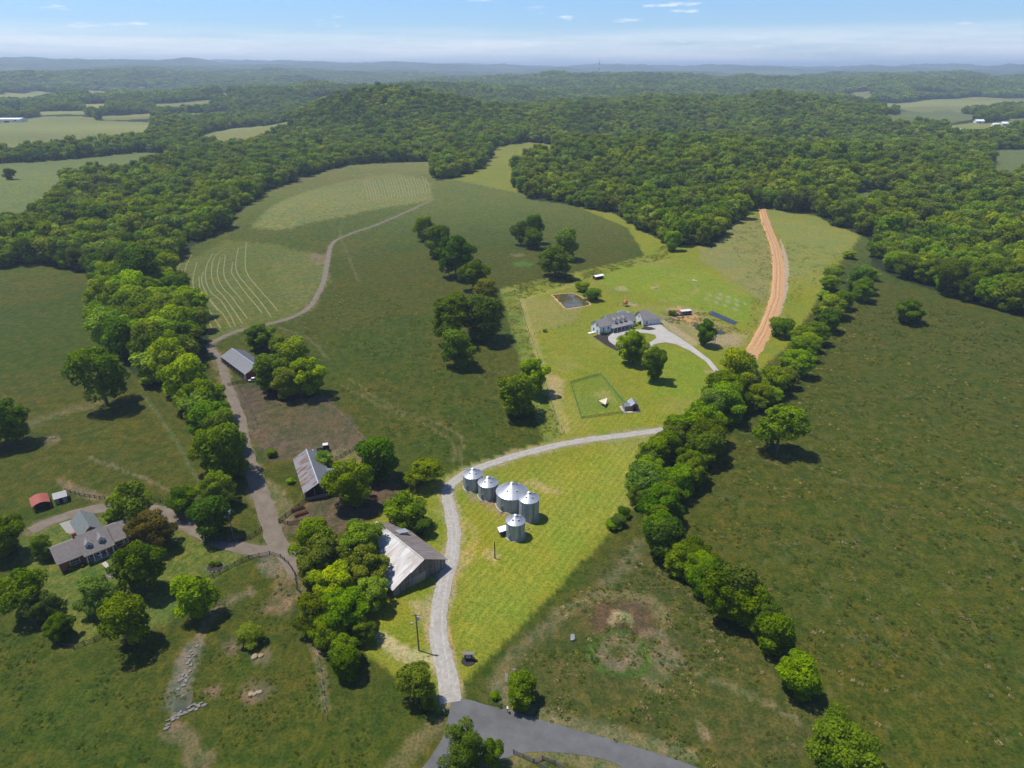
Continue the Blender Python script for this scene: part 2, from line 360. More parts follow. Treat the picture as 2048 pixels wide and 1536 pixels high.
class MB:
    def __init__(s): s.v = []; s.f = []
    def raw(s, V, Fc):
        b = len(s.v); s.v += [tuple(v) for v in V]; s.f += [tuple(b + i for i in f) for f in Fc]; return s
    def box(s, x0, x1, y0, y1, z0, z1):
        return s.raw([(x0, y0, z0), (x1, y0, z0), (x1, y1, z0), (x0, y1, z0), (x0, y0, z1), (x1, y0, z1), (x1, y1, z1), (x0, y1, z1)],
                     [(0, 3, 2, 1), (4, 5, 6, 7), (0, 1, 5, 4), (1, 2, 6, 5), (2, 3, 7, 6), (3, 0, 4, 7)])
    def beam(s, a, b, wd, ht=None):
        """rectangular bar from a to b"""
        a, b = Vector(a), Vector(b); ht = ht or wd; d = (b - a).normalized()
        up = Vector((0, 0, 1)) if abs(d.z) < 0.95 else Vector((1, 0, 0))
        sx = d.cross(up).normalized() * wd / 2; sz = sx.normalized().cross(d) * ht / 2
        V = [p + q for p in (a, b) for q in (-sx - sz, sx - sz, sx + sz, -sx + sz)]
        return s.raw(V, [(0, 1, 2, 3), (7, 6, 5, 4), (0, 4, 5, 1), (1, 5, 6, 2), (2, 6, 7, 3), (3, 7, 4, 0)])
    def slab(s, quad, th):
        """thick plate from a quad (counter-clockwise seen from outside)"""
        q = [Vector(p) for p in quad]; n = (q[1] - q[0]).cross(q[-1] - q[0]).normalized() * th; k = len(q)
        V = [p for p in q] + [p - n for p in q]
        F_ = [tuple(range(k)), tuple(range(2 * k - 1, k - 1, -1))] + [(i, k + i, k + (i + 1) % k, (i + 1) % k) for i in range(k)]
        return s.raw(V, F_)
    def tube(s, pts, rad, n=7, cap=True):
        pts = [Vector(p) for p in pts]; b = len(s.v)
        for i, p in enumerate(pts):
            d = (pts[min(i + 1, len(pts) - 1)] - pts[max(i - 1, 0)]).normalized()
            up = Vector((0, 0, 1)) if abs(d.z) < 0.9 else Vector((1, 0, 0))
            x = d.cross(up).normalized(); y = x.cross(d); r = rad[i] if isinstance(rad, (list, tuple)) else rad
            s.v += [tuple(p + (x * math.cos(a) + y * math.sin(a)) * r) for a in [2 * math.pi * k / n for k in range(n)]]
        for i in range(len(pts) - 1):
            for k in range(n):
                s.f.append((b + i * n + k, b + i * n + (k + 1) % n, b + (i + 1) * n + (k + 1) % n, b + (i + 1) * n + k))
        if cap:
            s.f.append(tuple(b + k for k in range(n - 1, -1, -1))); s.f.append(tuple(b + (len(pts) - 1) * n + k for k in range(n)))
        return s
    def lathe(s, prof, n=24, c=(0, 0)):
        b = len(s.v)
        for r, z in prof: s.v += [(c[0] + r * math.cos(2 * math.pi * k / n), c[1] + r * math.sin(2 * math.pi * k / n), z) for k in range(n)]
        for i in range(len(prof) - 1):
            for k in range(n): s.f.append((b + i * n + k, b + i * n + (k + 1) % n, b + (i + 1) * n + (k + 1) % n, b + (i + 1) * n + k))
        s.f.append(tuple(b + k for k in range(n - 1, -1, -1))); s.f.append(tuple(b + (len(prof) - 1) * n + k for k in range(n)))
        return s
    def build(s, name, mat, parent=None, smooth_sh=False):
        return link(name, mesh_from(name, s.v, s.f, smooth_sh), mat, parent)

def drape_strip(name, line, width, mat, off=0.08, jag=0.25, cross=6):
    """road sheet laid over the terrain with ragged shoulders"""
    n = len(line); V = []; Fc = []
    T = np.gradient(line, axis=0); T /= np.linalg.norm(T, axis=1)[:, None] + 1e-9; N = np.stack([-T[:, 1], T[:, 0]], 1)
    wd = np.full(n, width) if np.isscalar(width) else np.interp(np.linspace(0, 1, n), np.linspace(0, 1, len(width)), width)
    s = np.cumsum(np.r_[0, np.linalg.norm(np.diff(line, axis=0), axis=1)])
    jl = (fbm(s / 2.3, s * 0 + 3, 1) - 0.5) * 2 * jag; jr = (fbm(s / 2.3, s * 0 + 9, 2) - 0.5) * 2 * jag
    for j in range(cross + 1):
        u = j / cross * 2 - 1; o = u * wd / 2 + np.where(u < 0, jl, jr) * abs(u)
        p = line + N * o[:, None]; z = hgt(p[:, 0], p[:, 1]) + off - 0.05 * (abs(u) > 0.99)
        V.append(np.column_stack([p, z]))
    V = np.concatenate(V)
    for j in range(cross):
        for i in range(n - 1): Fc.append((j * n + i, j * n + i + 1, (j + 1) * n + i + 1, (j + 1) * n + i)[::-1])
    o = link(name, mesh_from(name, V, Fc), mat); return tag(o, kind='structure')
def drape_poly(name, poly, mat, off=0.06, step=2.0):
    """sheet with an outline, cut on a grid so that it follows the terrain"""
    bm = bmesh.new(); vs = [bm.verts.new((p[0], p[1], 0)) for p in poly]; f = bm.faces.new(vs)
    bmesh.ops.triangulate(bm, faces=[f]); xs = [p[0] for p in poly]; ys = [p[1] for p in poly]
    for ax, lo, hi in ((0, min(xs), max(xs)), (1, min(ys), max(ys))):
        k = lo + step
        while k < hi:
            co = (k, 0, 0) if ax == 0 else (0, k, 0); no = (1, 0, 0) if ax == 0 else (0, 1, 0)
            bmesh.ops.bisect_plane(bm, geom=bm.verts[:] + bm.edges[:] + bm.faces[:], plane_co=co, plane_no=no); k += step
    cz = np.array([v.co[:] for v in bm.verts]); cz = hgt(cz[:, 0], cz[:, 1]) + off
    for v, z in zip(bm.verts, cz): v.co.z = z
    bmesh.ops.recalc_face_normals(bm, faces=bm.faces[:])
    for f in bm.faces:
        if f.normal.z < 0: f.normal_flip()
    me = D.meshes.new(name); bm.to_mesh(me); bm.free()
    return link(name, me, mat)

# ---------------------------------------------------------------- ground sheet
NR, NA = 800, 760
rr = np.geomspace(38, 44500, NR); aa = np.linspace(R(-56), R(56), NA); OY = -58.0
RG, AG = np.meshgrid(rr, aa, indexing='ij'); X = (RG * np.sin(AG)).ravel(); Y = (RG * np.cos(AG)).ravel() + OY
ZG = hgt(X, Y); DG = np.hypot(X, Y)
# far woods beyond the built trees: canopy relief in the sheet itself
opn = is_open(X, Y)
canopy = smooth(6500, 8000, DG) * (~opn)
ZG = ZG + canopy * (10 + 16 * vnoise(X / 60, Y / 60, 4))
PAST_DIM = np.array((0.053, 0.068, 0.007)); LAWN = np.array((0.176, 0.186, 0.018)); DRY = np.array((0.27, 0.235, 0.085))  # pasture greens darkened: dimness outside the parcel is put into the grass colour
OLIVE_DIM = np.array((0.070, 0.070, 0.009)); HAY = np.array((0.150, 0.158, 0.045)); DIRT = np.array((0.185, 0.130, 0.085))  # olive pasture tone darkened the same way
DARKD = np.array((0.085, 0.060, 0.042)); WOODF = np.array((0.026, 0.036, 0.014)); FAR = np.array((0.215, 0.215, 0.075))
TAN = np.array((0.33, 0.25, 0.15)); ORNG = np.array((0.46, 0.24, 0.10)); GREEN = np.array((0.085, 0.155, 0.026)); STONEC = np.array((0.15, 0.13, 0.11))
cov = np.tile(PAST_DIM, (X.size, 1)); bare = np.zeros(X.size); mowf = np.zeros(X.size)
nz1 = fbm(X / 55, Y / 55, 21); nz2 = fbm(X / 11, Y / 11, 31)
def blend(mask, col, a=1.0):
    m = (mask * a)[:, None]; cov[:] = cov * (1 - m) + np.asarray(col) * m
W1 = [((fbm(X / 3.1, Y / 3.1, s) - 0.5), (fbm(X / 3.1, Y / 3.1, s + 5) - 0.5)) for s in (40, 60, 80)]
def pmask(pix, warp=2.0):
    P = Gp(pix) if not isinstance(pix, np.ndarray) else pix
    return sum(inpoly(X + wx * warp * 2, Y + wy * warp * 2, P).astype(float) for wx, wy in W1) / 3
def lmask(pix, width, warp=0.6, step=2.0):
    P = smoothline(Gp(pix), step) if not isinstance(pix, np.ndarray) else pix
    d = polydist(X + W1[0][0] * warp * 2, Y + W1[0][1] * warp * 2, P, width * 2 + 2)
    return 1 - smooth(width * 0.35, width * 0.75, d)
blend(smooth(0.45, 0.62, nz1), OLIVE_DIM, 0.8)
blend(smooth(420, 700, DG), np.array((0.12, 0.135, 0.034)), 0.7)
# big pasture, right, clumpy and olive, with dimness outside the parcel in its colour
blend(pmask([(1250, 1090), (1290, 1010), (1560, 730), (1750, 560), (2100, 650), (2600, 1700), (1500, 1700), (1650, 1400), (1560, 1250), (1420, 1080)], 6), OLIVE_DIM, 0.55)
blend(pmask([(960, 1400), (1050, 1270), (1260, 1080), (1400, 1130), (1560, 1290), (1680, 1480), (1500, 1600), (1250, 1490), (1020, 1420)], 5), np.array((0.085, 0.074, 0.024)), 0.6)
# the farmstead's own land
PARCEL = [(600, 1150), (700, 1075), (815, 985), (950, 925), (1090, 885), (1010, 600), (1000, 578), (1290, 512), (1255, 455), (1130, 402), (900, 358),
          (862, 330), (990, 285), (1110, 288), (1230, 428), (1420, 500), (1510, 405), (1730, 460), (1690, 510), (1580, 690), (1450, 800), (1310, 965), (1030, 1265), (870, 1420), (700, 1280)]
pm = pmask(PARCEL, 1.6)  # darkening outside starts at this outline, in the grass colour
blend(pm, LAWN); blend(pm * smooth(0.50, 0.68, fbm(X / 23, Y / 23, 77)), DRY, 0.25)
blend(pmask([(1050, 960), (1290, 890), (1270, 960), (1060, 1210), (920, 1290), (930, 1130), (1000, 1080)], 3), np.array((0.180, 0.202, 0.022)), 0.7)
mowf = np.maximum(mowf, pmask([(960, 950), (1290, 880), (1270, 980), (1060, 1220), (920, 1300), (920, 1130), (905, 990)], 3))
bare = np.maximum(bare, pm)
mowf = np.maximum(mowf, 0.8 * pmask([(1040, 600), (1190, 660), (1440, 760), (1290, 850), (1130, 870), (1090, 790)], 3))
blend(pmask([(1290, 760), (1330, 690), (1410, 720), (1430, 770), (1380, 800), (1300, 790)], 3), np.array((0.150, 0.200, 0.014)), 0.8)
blend(pmask([(1300, 530), (1420, 545), (1500, 600), (1505, 650), (1440, 640), (1330, 600), (1200, 570), (1230, 530)], 3), np.array((0.165, 0.215, 0.02)), 0.7)
blend(pmask([(1040, 600), (1180, 590), (1150, 640), (1060, 672)], 3), np.array((0.22, 0.19, 0.075)), 0.55)
blend(lmask([(1040, 600), (1052, 640), (1072, 700), (1092, 760), (1110, 800), (1130, 860)], 4, 1.0), DRY, 0.7)
blend(lmask([(1035, 603), (1100, 582), (1150, 570)], 3, 1.0), DRY, 0.7)
blend(pmask([(1000, 580), (1040, 600), (1062, 690), (1098, 800), (1122, 870), (1090, 885), (1060, 800), (1030, 690)], 2), np.array((0.13, 0.165, 0.030)), 0.8)
blend(pmask([(1098, 745), (1128, 758), (1125, 790), (1100, 800)], 2), TAN, 0.7)
blend(pmask([(1140, 766), (1200, 748), (1252, 806), (1162, 840)], 1.0), GREEN, 0.42)
blend(pmask([(1185, 785), (1215, 778), (1235, 805), (1200, 800)], 2), DRY, 0.5)
blend(pmask([(1510, 408), (1560, 418), (1720, 452), (1700, 500), (1640, 540), (1580, 560), (1565, 480)], 3), np.array((0.185, 0.195, 0.055)), 0.8)
blend(pmask([(1400, 480), (1480, 440), (1515, 430), (1545, 520), (1535, 610), (1480, 570), (1400, 520)], 4), np.array((0.20, 0.185, 0.075)), 0.75)
blend(pmask([(1320, 640), (1330, 650), (1400, 690), (1440, 690), (1460, 700), (1490, 690), (1470, 660), (1430, 640), (1380, 612), (1335, 612)], 3), np.array((0.25, 0.19, 0.10)), 0.65)
blend(pmask([(1318, 640), (1332, 640), (1400, 686), (1385, 692), (1340, 662)], 1), TAN, 0.9)
blend(pmask([(1330, 618), (1360, 612), (1405, 640), (1430, 660), (1400, 655), (1350, 640)], 1.5), np.array((0.42, 0.25, 0.13)), 0.8)
blend(pmask([(1420, 672), (1500, 665), (1480, 690), (1430, 690)], 2), TAN, 0.6)
for q in ([(1420, 590), (1480, 612)], [(1430, 584), (1490, 607)], [(1410, 597), (1470, 618)]): blend(lmask(q, 1.3, 0.3), np.array((0.30, 0.29, 0.18)), 0.7)
blend(lmask([(1330, 545), (1375, 560), (1395, 578), (1370, 595), (1320, 603)], 2.0, 1), DRY, 0.5)
for c_, r_ in (((1310, 575), 7), ((1243, 578), 8), ((1437, 757), 6), ((1418, 745), 5), ((1258, 608), 8), ((1150, 560), 4)):
    q = G(*c_); blend((np.hypot(X - q.x + W1[0][0] * 4, Y - q.y + W1[0][1] * 4) < r_ * 0.45).astype(float), TAN, 0.75)
# worn ground beside the gravel drive, the barn and the bins
blend(pmask([(815, 1205), (850, 1195), (880, 1180), (885, 1290), (860, 1290), (838, 1235)], 2), TAN, 0.7)
blend(pmask([(900, 1120), (935, 1095), (945, 1115), (915, 1160), (900, 1240), (910, 1330), (925, 1370), (905, 1370), (890, 1300), (893, 1190)], 1.2), np.array((0.36, 0.24, 0.13)), 0.6)
blend(lmask([(760, 1270), (800, 1300), (840, 1312), (880, 1330)], 2.2, 0.8), np.array((0.40, 0.32, 0.19)), 0.85)
blend(lmask([(765, 1290), (800, 1316), (850, 1326)], 1.6, 0.8), np.array((0.38, 0.30, 0.18)), 0.7)
blend(pmask([(920, 970), (985, 1000), (1040, 1030), (1080, 1025), (1060, 1045), (1000, 1030), (930, 990)], 2), np.array((0.24, 0.17, 0.11)), 0.7)
blend(pmask([(1040, 965), (1075, 960), (1130, 985), (1100, 990)], 2), TAN, 0.55)
blend(pmask([(960, 1110), (975, 1095), (1005, 1110), (990, 1125)], 1), TAN, 0.5)
blend(lmask([(880, 1020), (940, 1050), (950, 1090), (925, 1130)], 3, 2), DRY, 0.5)
blend(lmask([(904, 1405), (893, 1345), (880, 1290), (877, 1230), (887, 1170), (904, 1110), (908, 1060), (899, 1012), (894, 985), (910, 962), (950, 939), (1010, 918), (1080, 899), (1160, 882), (1280, 866), (1340, 856)], 4.6, 1.6, 1.5), np.array((0.30, 0.24, 0.15)), 0.75)
blend(lmask([(1523, 411), (1533, 448), (1549, 490), (1556, 530), (1556, 580), (1545, 622), (1529, 662), (1508, 700)], 6.5, 3.0), np.array((0.36, 0.21, 0.10)), 0.7)
blend(lmask([(602, 1152), (575, 1115), (548, 1070), (526, 1005), (502, 935), (488, 890), (478, 835), (455, 770), (440, 722), (415, 690)], 5.0, 2.4), np.array((0.17, 0.135, 0.085)), 0.75)
blend(lmask([(572, 1098), (520, 1102), (450, 1088), (400, 1066), (350, 1038), (310, 1020), (240, 1014), (170, 1022), (110, 1040), (60, 1062)], 4.4, 1.6), np.array((0.17, 0.14, 0.085)), 0.7)
blend(lmask([(420, 687), (470, 664), (530, 650), (590, 632), (625, 607), (648, 560), (655, 522), (665, 487), (700, 468), (760, 447), (830, 416), (868, 398)], 3.6, 1.6), np.array((0.17, 0.14, 0.075)), 0.7)
# left: hay field, paddocks, yards
blend(pmask([(330, 540), (450, 480), (560, 490), (640, 510), (660, 560), (580, 640), (420, 680), (380, 600)], 4), HAY, 0.5)
blend(pmask([(540, 520), (620, 500), (655, 520), (640, 590), (590, 625), (560, 590)], 3), np.array((0.135, 0.130, 0.040)), 0.6)
blend(pmask([(620, 380), (690, 362), (790, 345), (862, 365), (865, 398), (770, 415), (680, 435), (560, 460), (500, 455)], 5), np.array((0.21, 0.20, 0.075)), 0.7)
blend(pmask([(620, 505), (660, 508), (655, 530), (620, 525)], 1.5), DIRT, 0.8)
blend(pmask([(462, 765), (640, 788), (705, 840), (740, 905), (650, 905), (540, 925), (498, 870)], 3), DIRT * 0.6, 0.92)
blend(pmask([(510, 800), (640, 800), (690, 850), (600, 880), (530, 870)], 6), np.array((0.080, 0.070, 0.030)), 0.6)
blend(pmask([(470, 770), (560, 770), (640, 790), (560, 800), (490, 830)], 2), DARKD, 0.6)
blend(pmask([(560, 1050), (612, 1005), (680, 985), (740, 930), (800, 960), (790, 1000), (700, 1060), (640, 1080), (580, 1070)], 3), DIRT * 0.58, 0.95)
blend(pmask([(680, 1010), (780, 960), (800, 985), (720, 1040)], 3), DARKD, 0.5)
blend(pmask([(505, 950), (560, 970), (590, 1030), (560, 1060), (535, 1010)], 3), np.array((0.19, 0.15, 0.09)), 0.6)
blend(pmask([(660, 900), (740, 885), (760, 930), (690, 960)], 2), np.array((0.20, 0.15, 0.10)), 0.6)
blend(pmask([(-100, 890), (60, 835), (210, 805), (290, 800), (410, 975), (330, 995), (100, 980), (-100, 1050)], 5), OLIVE_DIM, 0.7)
blend(lmask([(-20, 880), (60, 850), (160, 815), (200, 805)], 5, 3), np.array((0.16, 0.125, 0.07)), 0.6)
blend(lmask([(180, 915), (260, 945), (350, 985)], 1.0, 0.9), np.array((0.17, 0.135, 0.08)), 0.65)
blend(lmask([(120, 965), (180, 990), (240, 998)], 3, 1.5), DIRT, 0.7)
blend(pmask([(80, 880), (115, 868), (120, 885), (90, 890)], 1), DIRT, 0.6)
blend(lmask([(290, 795), (350, 880), (408, 980)], 1.3, 0.8), np.array((0.12, 0.13, 0.04)), 0.6)
blend(pmask([(40, 1080), (130, 1040), (270, 1030), (400, 1080), (500, 1112), (430, 1160), (330, 1250), (215, 1265), (150, 1295), (110, 1285), (30, 1180)], 3), np.array((0.115, 0.130, 0.028)), 0.8)
mowf = np.maximum(mowf, 0.5 * pmask([(40, 1080), (270, 1030), (500, 1112), (330, 1250), (150, 1295), (30, 1180)], 3))
blend(lmask([(500, 1185), (470, 1195), (440, 1215), (415, 1245), (395, 1290), (380, 1330)], 2.2, 1.2), np.array((0.16, 0.125, 0.08)), 0.7)
blend(lmask([(385, 1295), (372, 1330), (362, 1370), (352, 1410)], 3.8, 1.2), STONEC, 0.85)
blend(pmask([(525, 1110), (570, 1120), (565, 1150), (530, 1155), (515, 1130)], 1.5), STONEC, 0.65)
for c_, r_ in (((515, 1315), 5), ((510, 1383), 7), ((470, 1290), 5), ((560, 1210), 8), ((420, 1390), 4), ((350, 1455), 3)):
    q = G(*c_); blend(1 - smooth(r_ * 0.3, r_ * 0.6, np.hypot(X - q.x + W1[0][0] * 4, Y - q.y + W1[1][1] * 4)), np.array((0.17, 0.115, 0.08)), 0.75)
blend(lmask([(330, 1470), (380, 1480), (400, 1530)], 3, 2), DIRT, 0.5)
blend(lmask([(600, 1180), (618, 1250), (640, 1330), (650, 1410)], 2.0, 0.6), np.array((0.17, 0.13, 0.075)), 0.6)
blend(lmask([(560, 1150), (575, 1200), (600, 1180)], 4, 2), DIRT, 0.45)
# cattle tracks and vehicle tracks
for q, wd, a in (([(700, 760), (780, 810), (880, 850), (925, 880), (918, 920)], 1.0, 0.6), ([(680, 770), (770, 815), (860, 855), (910, 890), (905, 925)], 1.0, 0.5),
                 ([(690, 440), (680, 465), (700, 520), (715, 560)], 1.4, 0.5), ([(1385, 1340), (1440, 1365), (1520, 1400), (1590, 1440), (1600, 1450)], 1.2, 0.8),
                 ([(985, 1370), (1040, 1300), (1120, 1235), (1200, 1180), (1260, 1120), (1280, 1080)], 3.2, 0.5), ([(1120, 1225), (1200, 1195), (1290, 1195), (1330, 1235)], 3.0, 0.7),
                 ([(1290, 1290), (1330, 1330), (1310, 1370)], 4.0, 0.6), ([(0, 250), (80, 262), (300, 256)], 2, 0.4), ([(560, 655), (620, 680), (660, 720)], 1.3, 0.5)):
    blend(lmask(q, wd, 1.2), np.array((0.175, 0.14, 0.08)), a * 0.85)
q = G(1238, 1238); dd = np.hypot((X - q.x) * 0.8, Y - q.y) + W1[0][0] * 4
blend(1 - smooth(4.5, 9, dd), np.array((0.095, 0.060, 0.040)), 0.9); blend(1 - smooth(1.0, 2.4, dd), np.array((0.32, 0.27, 0.17)), 0.8)
q = G(1238, 1305); dd = np.hypot(X - q.x, Y - q.y) + W1[1][0] * 2.5
blend(smooth(5.5, 4.5, dd) * smooth(1.2, 2.4, dd), np.array((0.175, 0.130, 0.085)), 0.9); blend(smooth(7.5, 6.5, dd) * smooth(5.0, 5.8, dd), GREEN * 0.8, 0.6)
for c_, r_ in (((1055, 490), 11), ((1035, 510), 9), ((1000, 1380), 5), ((1395, 1465), 3), ((1340, 1315), 5), ((1310, 1270), 5)):
    q = G(*c_); blend(1 - smooth(r_ * 0.35, r_ * 0.7, np.hypot(X - q.x + W1[0][0] * 6, Y - q.y + W1[1][1] * 6)), np.array((0.20, 0.145, 0.095)), 0.7)
q = G(1045, 528); blend(1 - smooth(5, 9, np.hypot(X - q.x, Y - q.y)), GREEN, 0.7)
blend(lmask([(1015, 1410), (1110, 1438), (1250, 1475), (1380, 1515)], 3.0, 1.0), np.array((0.20, 0.165, 0.095)), 0.6)
blend(lmask([(1000, 1525), (1090, 1510), (1180, 1520), (1240, 1540)], 3.0, 1.0), np.array((0.20, 0.165, 0.085)), 0.6)
blend(lmask([(780, 1560), (830, 1490), (870, 1450)], 4.0, 1.5), np.array((0.18, 0.14, 0.08)), 0.5)
# rocky scatter in the right pasture
blend(smooth(0.70, 0.76, fbm(X / 2.6, Y / 2.6, 91)) * (X > 60) * (DG < 260) * (1 - pm), np.array((0.20, 0.18, 0.12)), 0.15)
# fields and woods further off
farm = smooth(600, 1000, DG)
tone = vnoise(X / 260, Y / 260, 55)
fcol = FAR * (0.62 + 0.55 * tone)[:, None] + np.array((0.03, 0.0, 0.0)) * smooth(0.5, 0.8, fbm(X / 120, Y / 60, 5))[:, None]
mk = (farm * opn)[:, None]; cov = cov * (1 - mk) + fcol * mk
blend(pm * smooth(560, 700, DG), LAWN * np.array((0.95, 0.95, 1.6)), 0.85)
blend(pmask(FIELDS[0], 6), np.array((0.125, 0.145, 0.045)), 0.8); blend(pmask([(1984, 300), (2180, 297), (2180, 350), (1968, 348)], 6), np.array((0.10, 0.125, 0.045)), 0.8)
blend(pmask([(1768, 234), (1800, 223), (1900, 220), (1964, 232), (1892, 249), (1782, 248)], 8), np.array((0.11, 0.125, 0.05)), 0.8)
blend((~opn).astype(float), WOODF * 1.0, 1.0)
can = smooth(5500, 8000, DG) * (~opn)
cc = np.array((0.050, 0.075, 0.022)) * (0.45 + 1.1 * vnoise(X / 45, Y / 45, 12) * (0.5 + vnoise(X / 400, Y / 400, 14)))[:, None]
cov = cov * (1 - can[:, None]) + cc * can[:, None]
patch = smooth(0.68, 0.74, fbm(X / 800, Y / 420, 66)) * smooth(5000, 8000, DG) * (1 - smooth(15000, 22000, DG))
blend(patch, FAR * 0.9, 0.5)
mowf = mowf * smooth(300, 190, DG)
me = D.meshes.new('terrain'); nv = X.size; me.vertices.add(nv)
me.vertices.foreach_set('co', np.column_stack([X, Y, ZG]).ravel())
ii, jj = np.meshgrid(np.arange(NR - 1), np.arange(NA - 1), indexing='ij'); k0 = (ii * NA + jj).ravel()
quads = np.column_stack([k0, k0 + NA, k0 + NA + 1, k0 + 1])[:, ::-1].ravel(); nq = len(k0)
me.loops.add(nq * 4); me.loops.foreach_set('vertex_index', quads.astype(np.int32)); me.polygons.add(nq)
me.polygons.foreach_set('loop_start', np.arange(0, nq * 4, 4, dtype=np.int32)); me.polygons.foreach_set('loop_total', np.full(nq, 4, np.int32))
me.polygons.foreach_set('use_smooth', np.ones(nq, bool)); me.update(); me.validate()
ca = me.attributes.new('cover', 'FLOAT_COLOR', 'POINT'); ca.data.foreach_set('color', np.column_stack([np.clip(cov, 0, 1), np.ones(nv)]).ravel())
for nme, arr in (('bare', bare), ('mow', mowf)):
    at = me.attributes.new(nme, 'FLOAT', 'POINT'); at.data.foreach_set('value', arr)
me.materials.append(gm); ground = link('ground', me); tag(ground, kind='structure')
if me.polygons[0].normal.z < 0: me.flip_normals()
# BUILD_BELOW
# ---------------------------------------------------------------- roads, lanes and sheets
drive_px = [(904, 1405), (893, 1345), (880, 1290), (877, 1230), (887, 1170), (904, 1110), (908, 1060), (899, 1012), (894, 985), (910, 962), (950, 939),
            (1010, 918), (1080, 899), (1160, 882), (1280, 866), (1340, 856), (1400, 832), (1436, 795), (1442, 765)]
drive_line = smoothline(Gp(drive_px), 1.0)
drape_strip('gravel_drive', drive_line, [4.4, 4.0, 3.7, 3.6, 3.4, 3.4, 3.4, 3.4, 3.4, 3.2, 3.0], 'gravel', 0.09, 0.35)
county = [(905, 1396), (940, 1400), (965, 1408), (1020, 1422), (1110, 1448), (1240, 1485), (1380, 1530), (1520, 1590), (1300, 1580), (1240, 1532),
          (1180, 1513), (1090, 1504), (1030, 1510), (995, 1530), (960, 1580), (800, 1590), (850, 1530), (888, 1470), (897, 1430)]
tag(drape_poly('county_road', smoothline(np.vstack([Gp(county), Gp(county[:1])]), 1.5)[:-1], 'asphalt', 0.06), kind='structure')
drape_strip('clay_track', smoothline(Gp([(1523, 411), (1533, 448), (1549, 490), (1556, 530), (1556, 580), (1545, 622), (1529, 662), (1508, 700), (1480, 740)]), 1.5),
            [5.5, 6, 6.5, 7.5, 7.5, 7, 7], 'clay', 0.1, 0.9)
drape_strip('clay_shoulder', smoothline(Gp([(1560, 478), (1570, 510), (1573, 545), (1570, 590), (1558, 630)]), 1.5), [1.0, 2.6, 3.2, 2.4, 1.0], 'tan_dirt', 0.07, 0.9)
drape_strip('farm_lane', smoothline(Gp([(602, 1152), (575, 1115), (548, 1070), (526, 1005), (502, 935), (488, 890), (478, 835), (455, 770), (440, 722), (415, 690)]), 1.2),
            [4.0, 5.2, 4.8, 4.4, 4.2, 3.8, 3.6, 3.4, 3.2], 'lane_gravel', 0.09, 0.5)
drape_strip('house_lane', smoothline(Gp([(572, 1098), (520, 1102), (450, 1088), (400, 1066), (350, 1038), (310, 1020), (240, 1014), (170, 1022), (110, 1040), (60, 1062)]), 1.2),
            [4.4, 4.2, 4.0, 4.0, 4.2, 4.2], 'lane_gravel', 0.105, 0.4)
drape_strip('field_track', smoothline(Gp([(420, 687), (470, 664), (530, 650), (590, 632), (625, 607), (648, 560), (655, 522), (665, 487), (700, 468), (760, 447), (830, 416), (868, 398)]), 2),
            [3.2, 3, 3, 3, 2.6, 2.2, 2, 2], 'lane_gravel', 0.1, 0.5)
tag(drape_poly('parking_apron', Gp([(1277, 660), (1300, 651), (1320, 648), (1337, 662), (1360, 676), (1390, 697), (1420, 720), (1438, 742), (1449, 770), (1435, 772), (1432, 748),
    (1410, 722), (1380, 702), (1352, 689), (1330, 685), (1312, 688), (1296, 693), (1291, 690), (1302, 684), (1313, 676), (1310, 670), (1295, 667), (1280, 666)]), 'concrete', 0.12, 1.5), kind='structure')
drape_strip('loop_drive', smoothline(Gp([(1300, 688), (1272, 696), (1246, 692), (1228, 684), (1224, 676), (1232, 669), (1250, 665), (1280, 662)]), 1.0), 4.2, 'concrete', 0.10, 0.1)
tag(drape_poly('mulch_bed', Gp([(1186, 673), (1198, 669), (1214, 667), (1224, 667), (1216, 674), (1217, 681), (1228, 690), (1242, 699), (1234, 702), (1212, 691)]), 'mulch', 0.07, 1.5), kind='structure')
tag(drape_poly('mulch_border', Gp([(1281, 659), (1290, 653), (1304, 655), (1312, 659), (1298, 661)]), 'mulch', 0.14, 1.5), kind='structure')
tag(drape_poly('garage_pad', Gp([(119, 1048), (172, 1031), (190, 1045), (150, 1072), (133, 1066)]), 'lane_concrete', 0.13, 1.5), kind='structure')
tag(drape_poly('front_walk', Gp([(203, 1128), (211, 1123), (236, 1146), (228, 1151)]), 'concrete', 0.08, 1.0), kind='structure')
tag(drape_poly('muddy_pool', smoothline(np.vstack([Gp([(345, 1423), (350, 1405), (368, 1392), (384, 1382), (386, 1395), (380, 1412), (362, 1424)]), Gp([(345, 1423)])]), 0.6)[:-1], 'pond_water', 0.07, 1.0), kind='structure')
tag(drape_poly('far_road', Gp([(1966, 318), (1972, 318), (1974, 348), (1966, 348)]), 'asphalt', 0.3, 20), kind='structure')

# wheel tracks: paler compacted lines on the drive, darker ruts in the clay
def tracks(name, line, offs, wd, mat, off):
    T = np.gradient(line, axis=0); T /= np.linalg.norm(T, axis=1)[:, None] + 1e-9; N = np.stack([-T[:, 1], T[:, 0]], 1); s_ = np.arange(len(line))
    for k, o in enumerate(offs):
        drape_strip(name, line + N * (o + (fbm(s_ / 14, s_ * 0 + k, 4) - .5) * 1.3)[:, None], wd * (.45 + 1.1 * fbm(s_ / 9, s_ * 0 + k, 7)), mat, off, .3, 2)
plain('packed_gravel', (0.395, 0.372, 0.332), 0.95, col2=(0.285, 0.255, 0.21), scale=1.1, bump=0.2)
plain('wet_clay', (0.34, 0.17, 0.07), 0.95, col2=(0.25, 0.12, 0.055), scale=0.7, bump=0.5)
plain('pale_clay', (0.53, 0.32, 0.155), 0.95, col2=(0.46, 0.26, 0.115), scale=0.6, bump=0.4)
tracks('wheel_track', drive_line[4:-4], (-.8, .8), .8, 'packed_gravel', .115)
